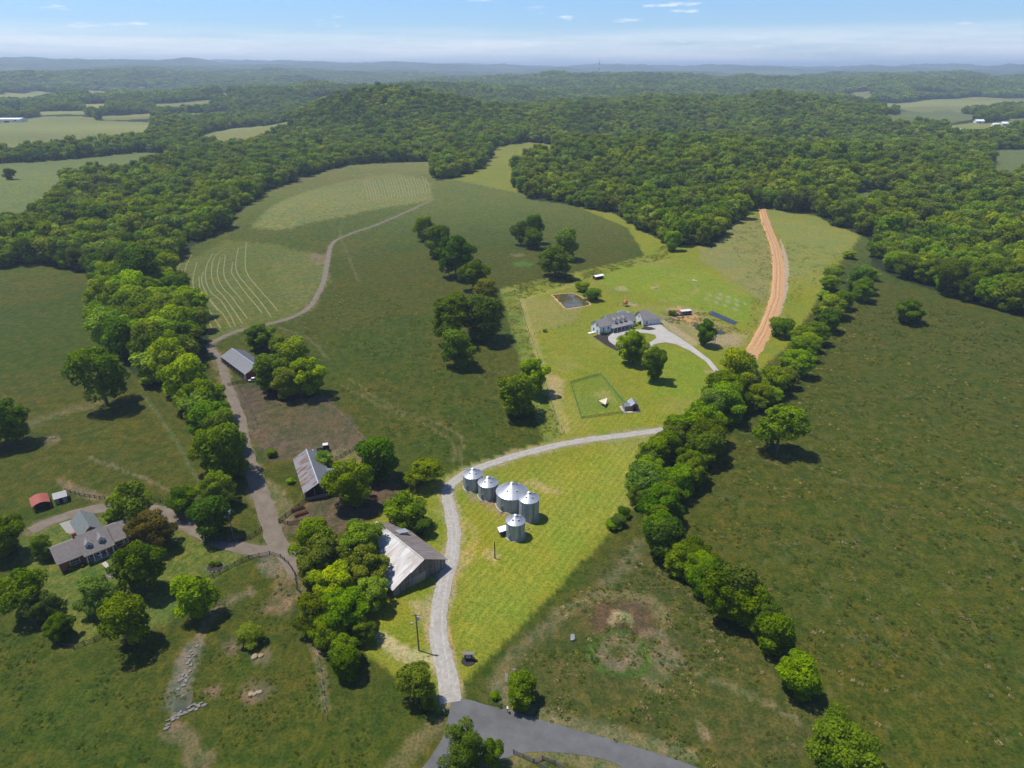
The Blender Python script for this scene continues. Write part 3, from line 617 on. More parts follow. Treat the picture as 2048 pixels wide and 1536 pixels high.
clay_line = smoothline(Gp([(1523, 414), (1533, 448), (1549, 490), (1556, 530), (1556, 580), (1545, 622), (1529, 662), (1508, 700)]), 1.5)
tracks('clay_rut', clay_line, (-1.1, 1.0), .7, 'wet_clay', .125); tracks('clay_crown', clay_line, (-.1, -2.7), 1.2, 'pale_clay', .115)
# pond with a sunken rim
prim = smoothline(np.vstack([Gp([(1104, 590), (1130, 587), (1150, 588), (1180, 607), (1172, 612), (1150, 616), (1132, 617), (1118, 604)]), Gp([(1104, 590)])]), 0.8)[:-1]
tag(drape_poly('pond', prim, 'pond_water', 0.06, 2.0), kind='structure')
drape_strip('pond_bank', np.vstack([prim, prim[:1]]), 1.0, 'clay', 0.075, 0.9)

# ---------------------------------------------------------------- trees
def crown_mesh(name, seed, wdt=10.0, hgt_=9.0, lobes=16, leaves=5200, leaf=0.46, mat='leaves', flat_=0.8, gap=0.0, clump=0.22):
    """crown as many leaf-sized faces on overlapping boughs; width wdt, from z=0 up to hgt_"""
    g = np.random.default_rng(seed); cs = []; rs = []
    for i in range(lobes):
        th = g.uniform(0, 2 * math.pi); u = g.uniform(-1.0, 0.9); rad = math.sqrt(1 - min(u * u, 0.80)) * g.uniform(0.30, 0.84)
        cs.append((math.cos(th) * rad * wdt / 2, math.sin(th) * rad * wdt / 2, hgt_ * (0.48 + u * 0.38)))
        rs.append(wdt * clump * g.uniform(0.55, 1.45))
    cs.append((0, 0, hgt_ * 0.5)); rs.append(wdt * 0.30); cs = np.array(cs); rs = np.array(rs)
    sk = g.uniform(-.12, .12, 2); cs[:, 0] += cs[:, 2] * sk[0] * .4; cs[:, 1] += cs[:, 2] * sk[1] * .4; tone = g.normal(0, .17, len(rs))
    pr = rs ** 2 / (rs ** 2).sum(); k = g.choice(len(rs), leaves, p=pr)
    n = g.normal(size=(leaves, 3)); n[:, 2] = n[:, 2] * 0.9 + 0.25; n /= np.linalg.norm(n, axis=1)[:, None]
    # twig clusters: leaves gather in tufts on the boughs
    tw = g.normal(size=(leaves // 14 + 1, 3)) ; ti = g.integers(0, len(tw), leaves)
    tn = tw / np.linalg.norm(tw, axis=1)[:, None]; n = n * 0.45 + tn[ti] * 0.75; n[:, 2] += 0.12; n /= np.linalg.norm(n, axis=1)[:, None]
    r = rs[k] * g.uniform(0.72, 1.10, leaves); p = cs[k] + n * r[:, None] * np.array([1, 1, flat_])
    inside = np.zeros(leaves)
    for c_, r_ in zip(cs, rs): inside += (np.linalg.norm((p - c_) / np.array([1, 1, flat_]), axis=1) < r_ * 0.66)
    keep = (inside < 0.5) | (g.random(leaves) < 0.12)
    if gap: keep &= ~((np.sin(p[:, 0] * 1.7 + seed) * np.sin(p[:, 1] * 1.5 + 1) * np.sin(p[:, 2] * 1.9 + 2)) > (0.62 - gap))
    p = p[keep]; n = n[keep]; m = len(p)
    nn = n + g.normal(size=(m, 3)) * 0.55; nn[:, 2] += 0.25; nn /= np.linalg.norm(nn, axis=1)[:, None]
    a = np.cross(nn, g.normal(size=(m, 3))); a /= np.linalg.norm(a, axis=1)[:, None]; b = np.cross(nn, a)
    s = leaf * g.uniform(0.55, 1.25, m)[:, None]
    V = np.stack([p - a * s, p - b * s * 0.6, p + a * s, p + b * s * 0.6], 1).reshape(-1, 3)
    V[:, 2] = np.maximum(V[:, 2], 0.02)
    me = D.meshes.new(name); me.vertices.add(4 * m); me.vertices.foreach_set('co', V.ravel())
    me.loops.add(4 * m); me.loops.foreach_set('vertex_index', np.arange(4 * m, dtype=np.int32)); me.polygons.add(m)
    me.polygons.foreach_set('loop_start', np.arange(0, 4 * m, 4, dtype=np.int32)); me.polygons.foreach_set('loop_total', np.full(m, 4, np.int32)); me.update()
    at = me.attributes.new('lv', 'FLOAT', 'POINT'); lv = np.clip(g.normal(0.45, 0.2, m) + tone[k[keep]] + 0.25 * (p[:, 2] / hgt_ - 0.5) + 0.12 * np.sin(ti[keep] * 2.3), 0, 1)  # upper leaves lighter: sunlit crown tops put into the leaf colour
    at.data.foreach_set('value', np.repeat(lv, 4)); me.materials.append(MATS[mat]); return me
def trunk_mesh(name, seed, ht, spread, r0):
    g = random.Random(seed); b = MB()
    top = (g.uniform(-.3, .3), g.uniform(-.3, .3), ht)
    b.tube([(0, 0, -0.6), (0, 0, 0.3), (top[0] * .4, top[1] * .4, ht * .5), top], [r0 * 1.5, r0, r0 * .8, r0 * .35], 7)
    for i in range(6):
        z = ht * g.uniform(0.3, 0.75); th = i * 1.05 + g.uniform(-.4, .4); L = spread * g.uniform(.5, .85)
        p0 = (top[0] * z / ht, top[1] * z / ht, z)
        p2 = (math.cos(th) * L, math.sin(th) * L, z + L * g.uniform(.5, 1.0)); p1 = tuple((p0[q] + p2[q]) / 2 + (0.35 * L * .3 if q == 2 else 0) for q in range(3))
        b.tube([p0, p1, p2], [r0 * .5, r0 * .33, r0 * .12], 5)
    me = mesh_from(name, b.v, b.f, True); me.materials.append(MATS['bark']); return me
# kinds: (crown mesh, crown base as part of height, trunk mesh); all built 10 m wide, 12 m tall
KIND = {}
def kind(key, seed, base, **kw):
    h = 12.0 * (1 - base); KIND[key] = (crown_mesh('crown_' + key, seed, 10.0, h, **kw), 12.0 * base, trunk_mesh('trunk_' + key, seed, 12.0 * base + h * 0.6, 3.6, 0.30))
kind('oak', 1, 0.04, lobes=34, clump=0.15, leaves=13000, leaf=0.29); kind('maple', 2, 0.03, lobes=40, clump=0.135, leaves=14000, leaf=0.27)
kind('ash', 3, 0.05, lobes=28, gap=0.18, clump=0.15, leaves=10500, leaf=0.29); kind('elm', 4, 0.03, lobes=48, clump=0.125, leaves=15000, leaf=0.27)
kind('walnut', 5, 0.06, lobes=26, gap=0.30, clump=0.14, leaves=9500, leaf=0.28); kind('hackberry', 6, 0.02, lobes=36, clump=0.155, leaves=13000, leaf=0.29)
kind('shrub', 7, 0.0, lobes=20, clump=0.2, leaves=8000, leaf=0.33)
kind('bigleaf', 8, 0.02, lobes=50, clump=0.12, leaves=16000, leaf=0.27); kind('bigleaf_b', 9, 0.02, lobes=58, clump=0.11, leaves=17000, leaf=0.26)
kind('fine', 10, 0.04, lobes=60, clump=0.11, gap=0.26, leaves=24000, leaf=0.19)
TREES = 0
def place_tree(P, wm, hm, knd, label, group=None, tint=(1, 1, 1), name='broadleaf_tree', cat='tree', rz=None):
    global TREES; TREES += 1
    cm, cb, tm = KIND[knd]
    o = thing(name, label, cat, P, random.uniform(0, 6.28) if rz is None else rz, group); o.scale = (wm / 10, wm / 10, hm / 12)
    if knd != 'shrub':
        tr = D.objects.new('trunk', tm); COL.objects.link(tr); tr.parent = o
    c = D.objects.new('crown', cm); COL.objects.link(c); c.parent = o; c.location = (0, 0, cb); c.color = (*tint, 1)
    return o
def tree(cx, cy, wpx, label, knd='oak', ratio=1.15, group=None, tint=(1, 1, 1), **kw):
    """cx, cy: middle of the crown in the picture, wpx: its width there"""
    by = cy
    for _ in range(3):
        P = G(cx, by); dep = math.atan2(CAM_Z - P.z, math.hypot(P.x, P.y)); by = cy + 0.5 * ratio * wpx * math.cos(dep)
    P = G(cx, by); wm = wpx * mpp(P) * 1.05
    P.z -= 0.1
    return place_tree(P, wm, wm * ratio, knd, label, group, tint, **kw)

A = 'tree'
Y_ = (1.3, 1.15, 0.9); DK = (0.74, 0.82, 0.85); LT = (1.38, 1.34, 0.95)  # leaf tints; LT and DK also put the parcel's brightness and darker surroundings into colour
LONE = [
 (60, 1180, 92, 'airy green tree outside the board fence left of the brick house', 'ash', 1.15, Y_), (92, 1212, 66, 'rounded tree in the fence line at the left of the brick house lawn', 'maple', 1.0, DK),
 (127, 1250, 56, 'small round tree just inside the corner of the board fence', 'bigleaf', 1.05, DK), (290, 1132, 98, 'large dark tree in front of the brick house by the patio circle', 'elm', 1.2, DK),
 (205, 1188, 78, 'leafy tree on the lawn below the brick house front walk', 'maple', 1.15, (1, 1, 1)), (262, 1240, 112, 'wide spreading tree below the lawn, shading the fence', 'walnut', 1.1, (1, 1, 1)),
 (398, 1195, 90, 'lone spreading tree in the pasture beside the worn cattle path', 'walnut', 1.1, Y_), (92, 1092, 42, 'small tree against the left end of the brick house', 'hackberry', 1.3, (1, 1, 1)),
 (18, 1072, 84, 'bushy tree at the left edge beside the house lane', 'oak', 1.1, (1, 1, 1)), (272, 1005, 86, 'bright green tree overhanging the house lane', 'ash', 1.15, (1.1, 1.12, 0.9)),
 (310, 1058, 84, 'brownish purple leaved tree beside the house lane', 'maple', 1.0, (0.95, 0.60, 0.85)), (226, 1032, 34, 'small round shrub tree behind the brick house', 'bigleaf', 1.0, (1, 1, 1)),
 (430, 1035, 80, 'dense tree on the grass inside the bend of the house lane', 'oak', 1.15, DK), (372, 1000, 62, 'tree at the upper end of the fenced green strip', 'ash', 1.1, (1, 1, 1)),
 (440, 978, 70, 'tree between the fenced green strip and the farm lane', 'maple', 1.1, (1, 1, 1)), (215, 752, 112, 'greyish half dead tree at the edge of the left pasture', 'walnut', 1.15, (1.0, 0.95, 1.25)),
 (18, 842, 92, 'dark tree cut by the left edge above the worn paddock', 'elm', 1.15, DK), (140, 500, 60, 'lone tree standing off the wooded strip in the left pasture', 'oak', 1.05, (1, 1, 1)),
 (22, 347, 24, 'single small tree far out in the left field', 'maple', 1.0, DK),
 (525, 672, 60, 'dark bushy tree behind the red barn', 'bigleaf', 0.95, (0.95, 1.05, 0.95)), (556, 690, 40, 'low tree between the red barn and the big bright trees', 'hackberry', 1.0, (1, 1, 1)),
 (545, 745, 70, 'bright leafy tree at the red end of the red barn', 'oak', 1.15, LT), (592, 715, 84, 'tall bright tree right of the red barn', 'maple', 1.15, LT), (622, 752, 72, 'rightmost bright tree of the group by the red barn', 'bigleaf', 1.2, LT),
 (575, 765, 62, 'bright tree above the dirt lot below the red barn', 'oak', 1.1, LT), (700, 967, 92, 'large round tree at the corner of the grey barn', 'maple', 1.15, (1, 1, 1)),
 (758, 918, 82, 'tree beside the dark muddy lot right of the grey barn', 'oak', 1.15, DK), (650, 918, 40, 'small bright tree against the wing of the grey barn', 'ash', 1.0, LT),
 (635, 1088, 88, 'leafy tree between the farm lane and the old barn trees', 'hackberry', 1.1, (1, 1, 1)), (850, 948, 80, 'low wide tree shading the gravel drive near the bins', 'walnut', 0.75, (1, 1, 1)),
 (812, 1022, 78, 'yellowish green tree behind the ridge of the old barn', 'ash', 1.05, (1.4, 1.25, 0.85)), (845, 1050, 50, 'dark bush under the yellowish tree behind the old barn', 'shrub', 0.8, DK),
 (655, 1112, 96, 'big bright tree left of the old barn, uppermost on the lane side', 'bigleaf', 1.05, LT), (728, 1085, 92, 'big bright tree leaning over the white roof of the old barn', 'bigleaf_b', 1.05, LT),
 (735, 1135, 88, 'yellowish tree against the lower white roof of the old barn', 'bigleaf', 1.05, (1.75, 1.5, 0.9)), (672, 1172, 92, 'yellow green tree in the middle of the grove by the old barn', 'bigleaf_b', 1.05, (1.7, 1.48, 0.9)),
 (745, 1185, 72, 'shaded tree at the front corner of the old barn', 'bigleaf', 1.1, LT), (692, 1228, 98, 'lowest bright green tree of the grove by the old barn', 'bigleaf_b', 1.05, (1.3, 1.45, 0.85)),
 (630, 1145, 60, 'tree at the lane corner of the grove by the old barn', 'bigleaf', 1.1, LT),
 (725, 1262, 56, 'small dark tree below the grove, above the rutted path', 'maple', 1.05, DK), (833, 1372, 88, 'bright young tree beside the mouth of the gravel drive', 'walnut', 1.15, (1.25, 1.25, 0.8)),
 (1040, 1382, 72, 'round bush tree in the pasture above the paved road', 'elm', 1.0, (0.95, 1, 1)), (932, 1508, 98, 'leafy tree standing on the near side of the paved road', 'fine', 1.25, (1, 1, 1)), (985, 1510, 48, 'narrow upright tree beside the one on the near roadside', 'ash', 1.6, DK),
 (1664, 1492, 150, 'large pale tree with bare twigs at the bottom of the right pasture', 'fine', 0.95, (1.1, 1.0, 1.0)), (1590, 1352, 88, 'lone tree below the end of the right hedgerow', 'oak', 1.05, (1, 1, 1)),
 (1552, 858, 104, 'broad thin tree standing alone in the right pasture', 'walnut', 1.0, (1.05, 1.0, 1)), (1811, 621, 58, 'round shrub standing alone high in the right pasture', 'bigleaf', 0.85, DK),
 (850, 455, 42, 'uppermost tree of the diagonal row in the middle pasture', 'maple', 1.3, (1, 1, 1)), (878, 482, 56, 'second tree down the diagonal row in the middle pasture', 'oak', 1.2, (1, 1, 1)),
 (912, 512, 78, 'large dark tree in the diagonal row of the middle pasture', 'elm', 1.15, DK), (950, 548, 62, 'tree in the diagonal row just above the dead twiggy one', 'ash', 1.05, (1, 1, 1)),
 (972, 585, 56, 'greyish twiggy tree at the lower end of the diagonal row', 'walnut', 1.1, (1.15, 0.95, 1.35)), (905, 640, 96, 'wide open crowned tree below the diagonal row', 'walnut', 1.05, (1, 1, 1)),
 (965, 635, 88, 'full tree right of the wide open crowned one', 'oak', 1.1, DK), (918, 696, 72, 'lowest tree of the middle pasture group', 'hackberry', 1.1, (1, 1, 1)),
 (1042, 465, 40, 'left tree of the pair over the bare ring in the middle pasture', 'ash', 1.3, (1, 1, 1)), (1068, 456, 38, 'tall slim tree of the pair over the bare ring', 'maple', 1.7, DK), (1066, 478, 40, 'short full tree in front of the pair over the bare ring', 'oak', 1.0, (1, 1, 1)),
 (1133, 488, 50, 'upright tree right of the bare ring in the middle pasture', 'oak', 1.3, (1, 1, 1)), (1110, 522, 78, 'wide tree on the fence line above the pond', 'elm', 0.85, (1, 1, 1)),
 (1068, 752, 62, 'bright tree on the weedy fence line beside the long lawn', 'bigleaf', 1.35, LT), (1032, 790, 84, 'dark tree in the middle pasture against the weedy fence line', 'hackberry', 1.1, DK),
 (1345, 480, 34, 'small lone tree below the edge of the big woods', 'maple', 1.3, LT), (1428, 452, 44, 'pale bushy tree at the front edge of the woods above the house', 'shrub', 0.9, (1.4, 1.3, 0.85)),
 (1265, 692, 64, 'round yellow green tree inside the loop of the house drive', 'bigleaf', 1.15, (1.55, 1.35, 0.75)), (1308, 727, 52, 'dark upright tree on the lawn below the loop drive', 'bigleaf_b', 1.45, DK), (1408, 664, 42, 'dark oval tree between the house drive and the black plastic strips', 'bigleaf', 1.35, (0.75, 0.9, 0.8)),
]
for e in LONE: tree(e[0], e[1], e[2], e[3], e[4], e[5], None, e[6])
for cx, cy, wpx, lab, tn in [(1166, 572, 30, 'pale shrub at the back of the pond', (1.6, 1.45, 0.9)), (1185, 588, 34, 'green shrub at the right end of the pond', (1.1, 1.25, 0.95)),
        (1089, 660, 10, 'tiny sapling on the cross fence', LT), (1208, 666, 9, 'low shrub in the dark bed by the white house', (0.9, 1, 1)), (1280, 645, 9, 'small clipped tree beside the porch of the white house', (0.8, 1, 1)),
        (424, 1128, 13, 'clump of garden plants in the stone ringed flower bed', (0.9, 1.1, 1)), (437, 1127, 12, 'darker garden plants in the stone ringed flower bed', DK),
        (582, 962, 16, 'bright bush against the long side of the grey barn', (1.1, 1.3, 1)), (545, 905, 22, 'weedy bush at the back corner of the grey barn', DK), (118, 985, 14, 'little bush at the end of the post fence', (1, 1, 1)),
        (500, 1272, 52, 'tangled patch of tall weeds in the left pasture', (1.1, 1.1, 1.2)), (1345, 625, 16, 'weedy bush beside the garage', LT), (1398, 742, 0, '', None),
        (990, 1392, 20, 'weedy bush beside the weathered planks', (1, 1, 1)), (855, 1410, 26, 'brush beside the young tree at the drive mouth', (1.2, 1.1, .9)), (1560, 655, 52, 'round tree at the lower end of the clay track', (1.0, 1.05, 0.9))]:
    if wpx: tree(cx, cy, wpx, lab, 'shrub', 0.75, None, tn, name='shrub', cat='shrub')

# rows of trees placed along lines: hedgerows, lane strip and dark row by the pasture
ORD = 'first second third fourth fifth sixth seventh eighth ninth tenth eleventh twelfth thirteenth fourteenth fifteenth sixteenth seventeenth eighteenth nineteenth twentieth twenty-first twenty-second twenty-third twenty-fourth twenty-fifth twenty-sixth'.split()
def row(pix, n, wrange, label, group, kinds=('oak', 'maple', 'hackberry', 'elm'), jit=6, ratio=(0.95, 1.3), tints=((1, 1, 1), DK, LT)):
    L = np.array(pix, float); s = np.r_[0, np.cumsum(np.linalg.norm(np.diff(L, axis=0), axis=1))]
    for i in range(n):
        u = (i + random.uniform(0.2, 0.8)) / n * s[-1]; x = np.interp(u, s, L[:, 0]) + random.uniform(-jit, jit); y = np.interp(u, s, L[:, 1]) + random.uniform(-jit, jit) * 0.6
        tree(x, y, random.uniform(*wrange), label.replace('NTH', ORD[i]), random.choice(kinds), random.uniform(*ratio), group, random.choice(tints))
row([(350, 700), (380, 745), (405, 790), (430, 830), (455, 880), (450, 925)], 11, (72, 104), 'NTH tree down the dense strip along the farm lane, counted from the red barn', 'trees along the farm lane', jit=16)
row([(235, 520), (265, 560), (300, 610), (330, 650), (345, 690)], 13, (62, 92), 'NTH tree down the wooded strip beside the hay field', 'trees beside the hay field', jit=30)
row([(290, 655), (310, 700), (300, 640), (380, 660)], 6, (58, 84), 'NTH tree of the cluster between left pasture and field track', 'trees above the farm lane', jit=16)
row([(1745, 545), (1700, 585), (1655, 630), (1615, 680), (1580, 735), (1530, 785), (1480, 820)], 26, (34, 62), 'NTH bushy tree down the hedgerow between clay track and right pasture', 'hedgerow beside the right pasture', jit=16, ratio=(0.7, 1.1))
row([(1470, 720), (1440, 800), (1400, 830), (1350, 870), (1310, 910), (1290, 960), (1270, 990)], 17, (46, 84), 'NTH bright tree down the hedgerow where the gravel drive bends', 'hedgerow beside the gravel drive', jit=14, ratio=(0.9, 1.25), tints=(LT, (1, 1, 1), Y_))
row([(1440, 850), (1400, 905), (1360, 960), (1320, 1010), (1300, 1050)], 11, (52, 84), 'NTH tree down the pasture side of the hedgerow by the gravel drive', 'pasture side of the hedgerow', jit=14, tints=(DK, (1, 1, 1)))
row([(1310, 1060), (1360, 1110), (1410, 1150), (1470, 1195), (1520, 1235), (1555, 1275)], 12, (66, 104), 'NTH dense tree down the hedgerow inside the right pasture', 'hedgerow running down the right pasture', jit=14, tints=(DK, (1, 1, 1)))
row([(1240, 1035), (1215, 1060), (1265, 1010)], 3, (26, 44), 'NTH small bush at the lower corner of the mown lawn', 'bushes at the lawn corner', kinds=('shrub',), jit=6, ratio=(0.6, 0.9))
row([(640, 1225), (660, 1265), (690, 1310), (705, 1335)], 6, (56, 80), 'NTH tree down the shaded fence row below the grove', 'fence row below the grove', jit=10, tints=(DK, (1, 1, 1)))
row([(1675, 530), (1655, 560), (1640, 590), (1700, 500)], 6, (24, 40), 'NTH low bush beside the top of the clay track', 'bushes beside the clay track', kinds=('shrub', 'maple'), jit=8, ratio=(0.6, 0.9), tints=(LT, Y_))

# ---------------------------------------------------------------- woods: the largest trees one by one, the rest as one mass
def wood_points(d0, d1, sp, ang=0.76):
    pts = []
    n = int((ang * 2) * (d1 * d1 - d0 * d0) / 2 / (sp * sp)); g = RNG
    d = np.sqrt(g.uniform(d0 * d0, d1 * d1, n)); a = g.uniform(-ang, ang, n); return d * np.sin(a), d * np.cos(a)
def jgrid(x0, x1, y0, y1, sp):
    gx, gy = np.meshgrid(np.arange(x0, x1, sp), np.arange(y0, y1, sp)); gx = gx + (np.arange(gx.shape[0])[:, None] % 2) * sp / 2
    return (gx + RNG.uniform(-.33, .33, gx.shape) * sp).ravel(), (gy + RNG.uniform(-.33, .33, gy.shape) * sp).ravel()
PX, PY, PS = [], [], []
for d0, d1, sp in ((250, 1400, 11.0), (1400, 2600, 12.0), (2600, 4200, 16.0), (4200, 7600, 26.0)):
    x, y = jgrid(-d1 * 0.75, d1 * 0.75, d0 * 0.7, d1, sp); d = np.hypot(x, y)
    k = (d >= d0) & (d < d1) & (np.abs(x) < y * 0.92 + 20); x, y = x[k], y[k]
    k = ~is_open(x, y); x, y = x[k], y[k]; k = ~hides_field(x, y, hgt(x, y), 15.0); x, y = x[k], y[k]
    # second test: a crown's width away must be wood too, so edges stay ragged but clear
    PX.append(x); PY.append(y); PS.append(np.full(x.size, sp))
PX, PY, PS = map(np.concatenate, (PX, PY, PS)); PZ = hgt(PX, PY)
# drop trees hidden far behind the camera side or under buildings; sort by apparent size
dep_ = PY * CY + (CAM_Z - PZ) * SY; u_ = 1024 + PX / dep_ * FPX; v_ = 768 - ((PY * SY - (CAM_Z - PZ) * CY) / dep_) * FPX
seen = (u_ > -60) & (u_ < 2110) & (v_ < 720)
order = np.argsort(np.where(seen, dep_, 1e9)); NIND = max(0, 318 - TREES)
solo = order[:NIND]; rest = np.setdiff1d(np.arange(PX.size), solo)
for i in solo:
    wm = random.uniform(12, 20); u, v = u_[i], v_[i]
    if u < 1000: lab, grp = 'leafy tree at the front of the left wooded strip', 'front trees of the left wood'
    elif u < 1500: lab, grp = 'leafy tree at the front edge of the woods above the house', 'front trees of the middle wood'
    else: lab, grp = 'leafy tree at the near edge of the woods behind the right pasture', 'front trees of the right wood'
    tn = random.choice(((1, 1, 1), DK, LT, Y_))
    place_tree(Vector((PX[i], PY[i], PZ[i] - 0.3)), wm, wm * random.uniform(0.9, 1.2), random.choice(('oak', 'maple', 'elm', 'hackberry', 'ash', 'bigleaf')), ('broad ' if wm > 16 else 'narrow ') + {(1, 1, 1): 'mid green', DK: 'dark green', LT: 'bright green', Y_: 'yellowish green'}[tn] + lab[5:], grp, tn)
print('individual trees', TREES, 'mass', rest.size)

def mass(name, pts, rot, scl, idx, protos, label=None, cat=None):
    """one object whose points carry the given plants"""
    pc = D.collections.new(name + '_kinds')
    for o in protos: pc.objects.link(o)
    me = D.meshes.new(name); n = len(pts); me.vertices.add(n); me.vertices.foreach_set('co', np.asarray(pts, float).ravel()); me.update()
    a = me.attributes.new('rot', 'FLOAT', 'POINT'); a.data.foreach_set('value', rot)
    a = me.attributes.new('scl', 'FLOAT_VECTOR', 'POINT'); a.data.foreach_set('vector', np.asarray(scl, float).ravel())
    a = me.attributes.new('idx', 'INT', 'POINT'); a.data.foreach_set('value', np.asarray(idx, np.int32))
    o = link(name, me); ng = D.node_groups.new(name, 'GeometryNodeTree'); T = NT(ng)
    ng.interface.new_socket('Geometry', in_out='INPUT', socket_type='NodeSocketGeometry'); ng.interface.new_socket('Geometry', in_out='OUTPUT', socket_type='NodeSocketGeometry')
    gi = T.add('NodeGroupInput'); go = T.add('NodeGroupOutput')
    ci = T.add('GeometryNodeCollectionInfo'); ci.inputs['Collection'].default_value = pc; ci.inputs['Separate Children'].default_value = True; ci.inputs['Reset Children'].default_value = True
    def attr(nm, ty): q = T.add('GeometryNodeInputNamedAttribute'); q.data_type = ty; q.inputs[0].default_value = nm; return q.outputs[0]
    ip = T.add('GeometryNodeInstanceOnPoints'); T.put(ip.inputs['Points'], gi.outputs[0]); T.put(ip.inputs['Instance'], ci.outputs[0]); ip.inputs['Pick Instance'].default_value = True
    T.put(ip.inputs['Instance Index'], attr('idx', 'INT'))
    cx = T.add('ShaderNodeCombineXYZ'); T.put(cx.inputs[2], attr('rot', 'FLOAT')); T.put(ip.inputs['Rotation'], cx.outputs[0]); T.put(ip.inputs['Scale'], attr('scl', 'FLOAT_VECTOR'))
    T.put(go.inputs[0], ip.outputs[0]); md = o.modifiers.new('plants', 'NODES'); md.node_group = ng
    return tag(o, label, cat, None, 'stuff')
protos = []
for i, (s, lb, cl, lf, n) in enumerate([(21, 24, .165, .5, 3400), (22, 32, .145, .48, 3800), (23, 20, .19, .52, 3200), (24, 28, .155, .5, 3600), (25, 14, .21, 1.3, 620), (26, 18, .19, 1.3, 660), (27, 12, .23, 1.35, 580)]):
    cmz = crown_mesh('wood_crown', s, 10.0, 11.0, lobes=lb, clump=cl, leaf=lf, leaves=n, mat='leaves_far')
    protos.append(D.objects.new('wood_tree_%02d' % i, cmz))
xr, yr, zr, sr = PX[rest], PY[rest], PZ[rest], PS[rest]; n = rest.size
wmul = np.where(sr < 11.5, 1.38, np.where(sr < 12.5, 1.35, np.where(sr < 20, 1.45, 1.55))) * sr * RNG.uniform(0.6, 1.35, n)
hm = np.where(sr < 20, wmul * RNG.uniform(0.85, 1.3, n), RNG.uniform(14, 26, n)); hm = np.clip(hm, 9, 25)
scl = np.column_stack([wmul / 10, wmul / 10, hm / 11])
mass('forest', np.column_stack([xr, yr, zr + np.where(sr > 20, -3, 0.0)]), RNG.uniform(0, 6.28, n), scl, np.where(sr < 12.5, RNG.integers(0, 4, n), RNG.integers(4, 7, n)), protos,
     'unbroken leafy woods covering the hills out to the horizon', 'woods')
# scattered far hedges between the fields of the valley are part of that mass through the field outlines

# ---------------------------------------------------------------- weeds, tufts and tall grass
def tuft_mesh(name, seed, n, wd, ht, mat, lean=1.1):
    g = np.random.default_rng(seed); V = []; Fc = []; LV = []
    for i in range(n):
        r = wd * math.sqrt(g.random()) * .5; th = g.uniform(0, 6.28); p = np.array([r * math.cos(th), r * math.sin(th), 0]); L = ht * g.uniform(.5, 1.1)
        d = np.array([g.normal() * lean, g.normal() * lean, 1]); d /= np.linalg.norm(d); s = np.cross(d, g.normal(size=3)); s = s / np.linalg.norm(s) * ht * g.uniform(.10, .22)
        b = len(V); V += [p - s * .6, p + s * .6, p + d * L * .6 + s, p + d * L, p + d * L * .6 - s]; Fc.append((b, b + 1, b + 2, b + 3, b + 4)); LV += [g.random()] * 5
    me = mesh_from(name, V, Fc); a = me.attributes.new('lv', 'FLOAT', 'POINT'); a.data.foreach_set('value', LV); me.materials.append(MATS[mat]); return me
tp = [D.objects.new('tuft_a', tuft_mesh('tuft_a', 1, 26, 1.0, 0.5, 'weed_leaves')), D.objects.new('tuft_b', tuft_mesh('tuft_b', 2, 30, 1.3, 0.8, 'weed_leaves')),
      D.objects.new('tuft_c', tuft_mesh('tuft_c', 3, 24, 0.9, 0.6, 'dry_leaves')), D.objects.new('tuft_d', tuft_mesh('tuft_d', 4, 30, 1.2, 0.6, 'pasture_leaves'))]
def in_world(pix): return Gp(pix)
TX, TY, TI, TS = [], [], [], []
def sow(poly, sp, kinds, s0, s1, thin=None):
    P = Gp(poly); x, y = jgrid(P[:, 0].min(), P[:, 0].max(), P[:, 1].min(), P[:, 1].max(), sp); k = inpoly(x, y, P)
    if thin is not None: k &= fbm(x / 5, y / 5, 17) > thin
    x, y = x[k], y[k]; TX.append(x); TY.append(y); TI.append(RNG.choice(kinds, x.size)); TS.append(RNG.uniform(s0, s1, x.size))
sow([(1000, 580), (1040, 600), (1062, 690), (1098, 800), (1122, 870), (1090, 885), (1060, 800), (1030, 690)], 1.4, [0, 1, 1, 2], .5, 1.0, .42)
sow([(1000, 578), (1290, 515), (1330, 490), (1340, 515), (1200, 548), (1040, 600)], 1.6, [0, 1], .7, 1.4, .42)
sow([(1450, 470), (1515, 425), (1545, 480), (1545, 560), (1530, 620), (1500, 680), (1440, 700), (1500, 640), (1505, 580), (1480, 520)], 2.0, [0, 1, 2, 2], .5, 1.0, .50)
sow([(1570, 480), (1700, 500), (1640, 560), (1560, 680), (1575, 570)], 2.2, [0, 1, 2], .5, 1.0, .54)
sow([(1320, 625), (1400, 612), (1480, 660), (1470, 680), (1380, 650), (1330, 645)], 1.5, [0, 1, 2], .6, 1.1, .48)
sow([(1000, 1420), (1050, 1280), (1260, 1090), (1400, 1140), (1560, 1300), (1660, 1480), (1500, 1560), (1250, 1490)], 1.4, [3, 3, 3, 2, 0], .45, .95, .50)
sow([(1280, 1010), (1560, 740), (1750, 580), (2100, 670), (2300, 1600), (1700, 1600), (1600, 1320), (1420, 1080)], 1.9, [3, 3, 3, 3, 3, 0, 2], .5, 1.1, .52)
sow([(-150, 1250), (60, 1250), (150, 1310), (330, 1260), (560, 1150), (640, 1330), (820, 1560), (-150, 1600)], 1.6, [3], .4, .8, .54)
sow([(700, 560), (990, 700), (1080, 870), (900, 920), (760, 860), (660, 760), (600, 660)], 2.2, [3, 3, 3, 0], .5, 1.0, .54)
TX, TY, TI, TS = map(np.concatenate, (TX, TY, TI, TS))
k = (polydist(TX, TY, drive_line, 6) > 3.4) & ~inpoly(TX, TY, Gp(county)); TX, TY, TI, TS = TX[k], TY[k], TI[k], TS[k]
print('tufts', TX.size)
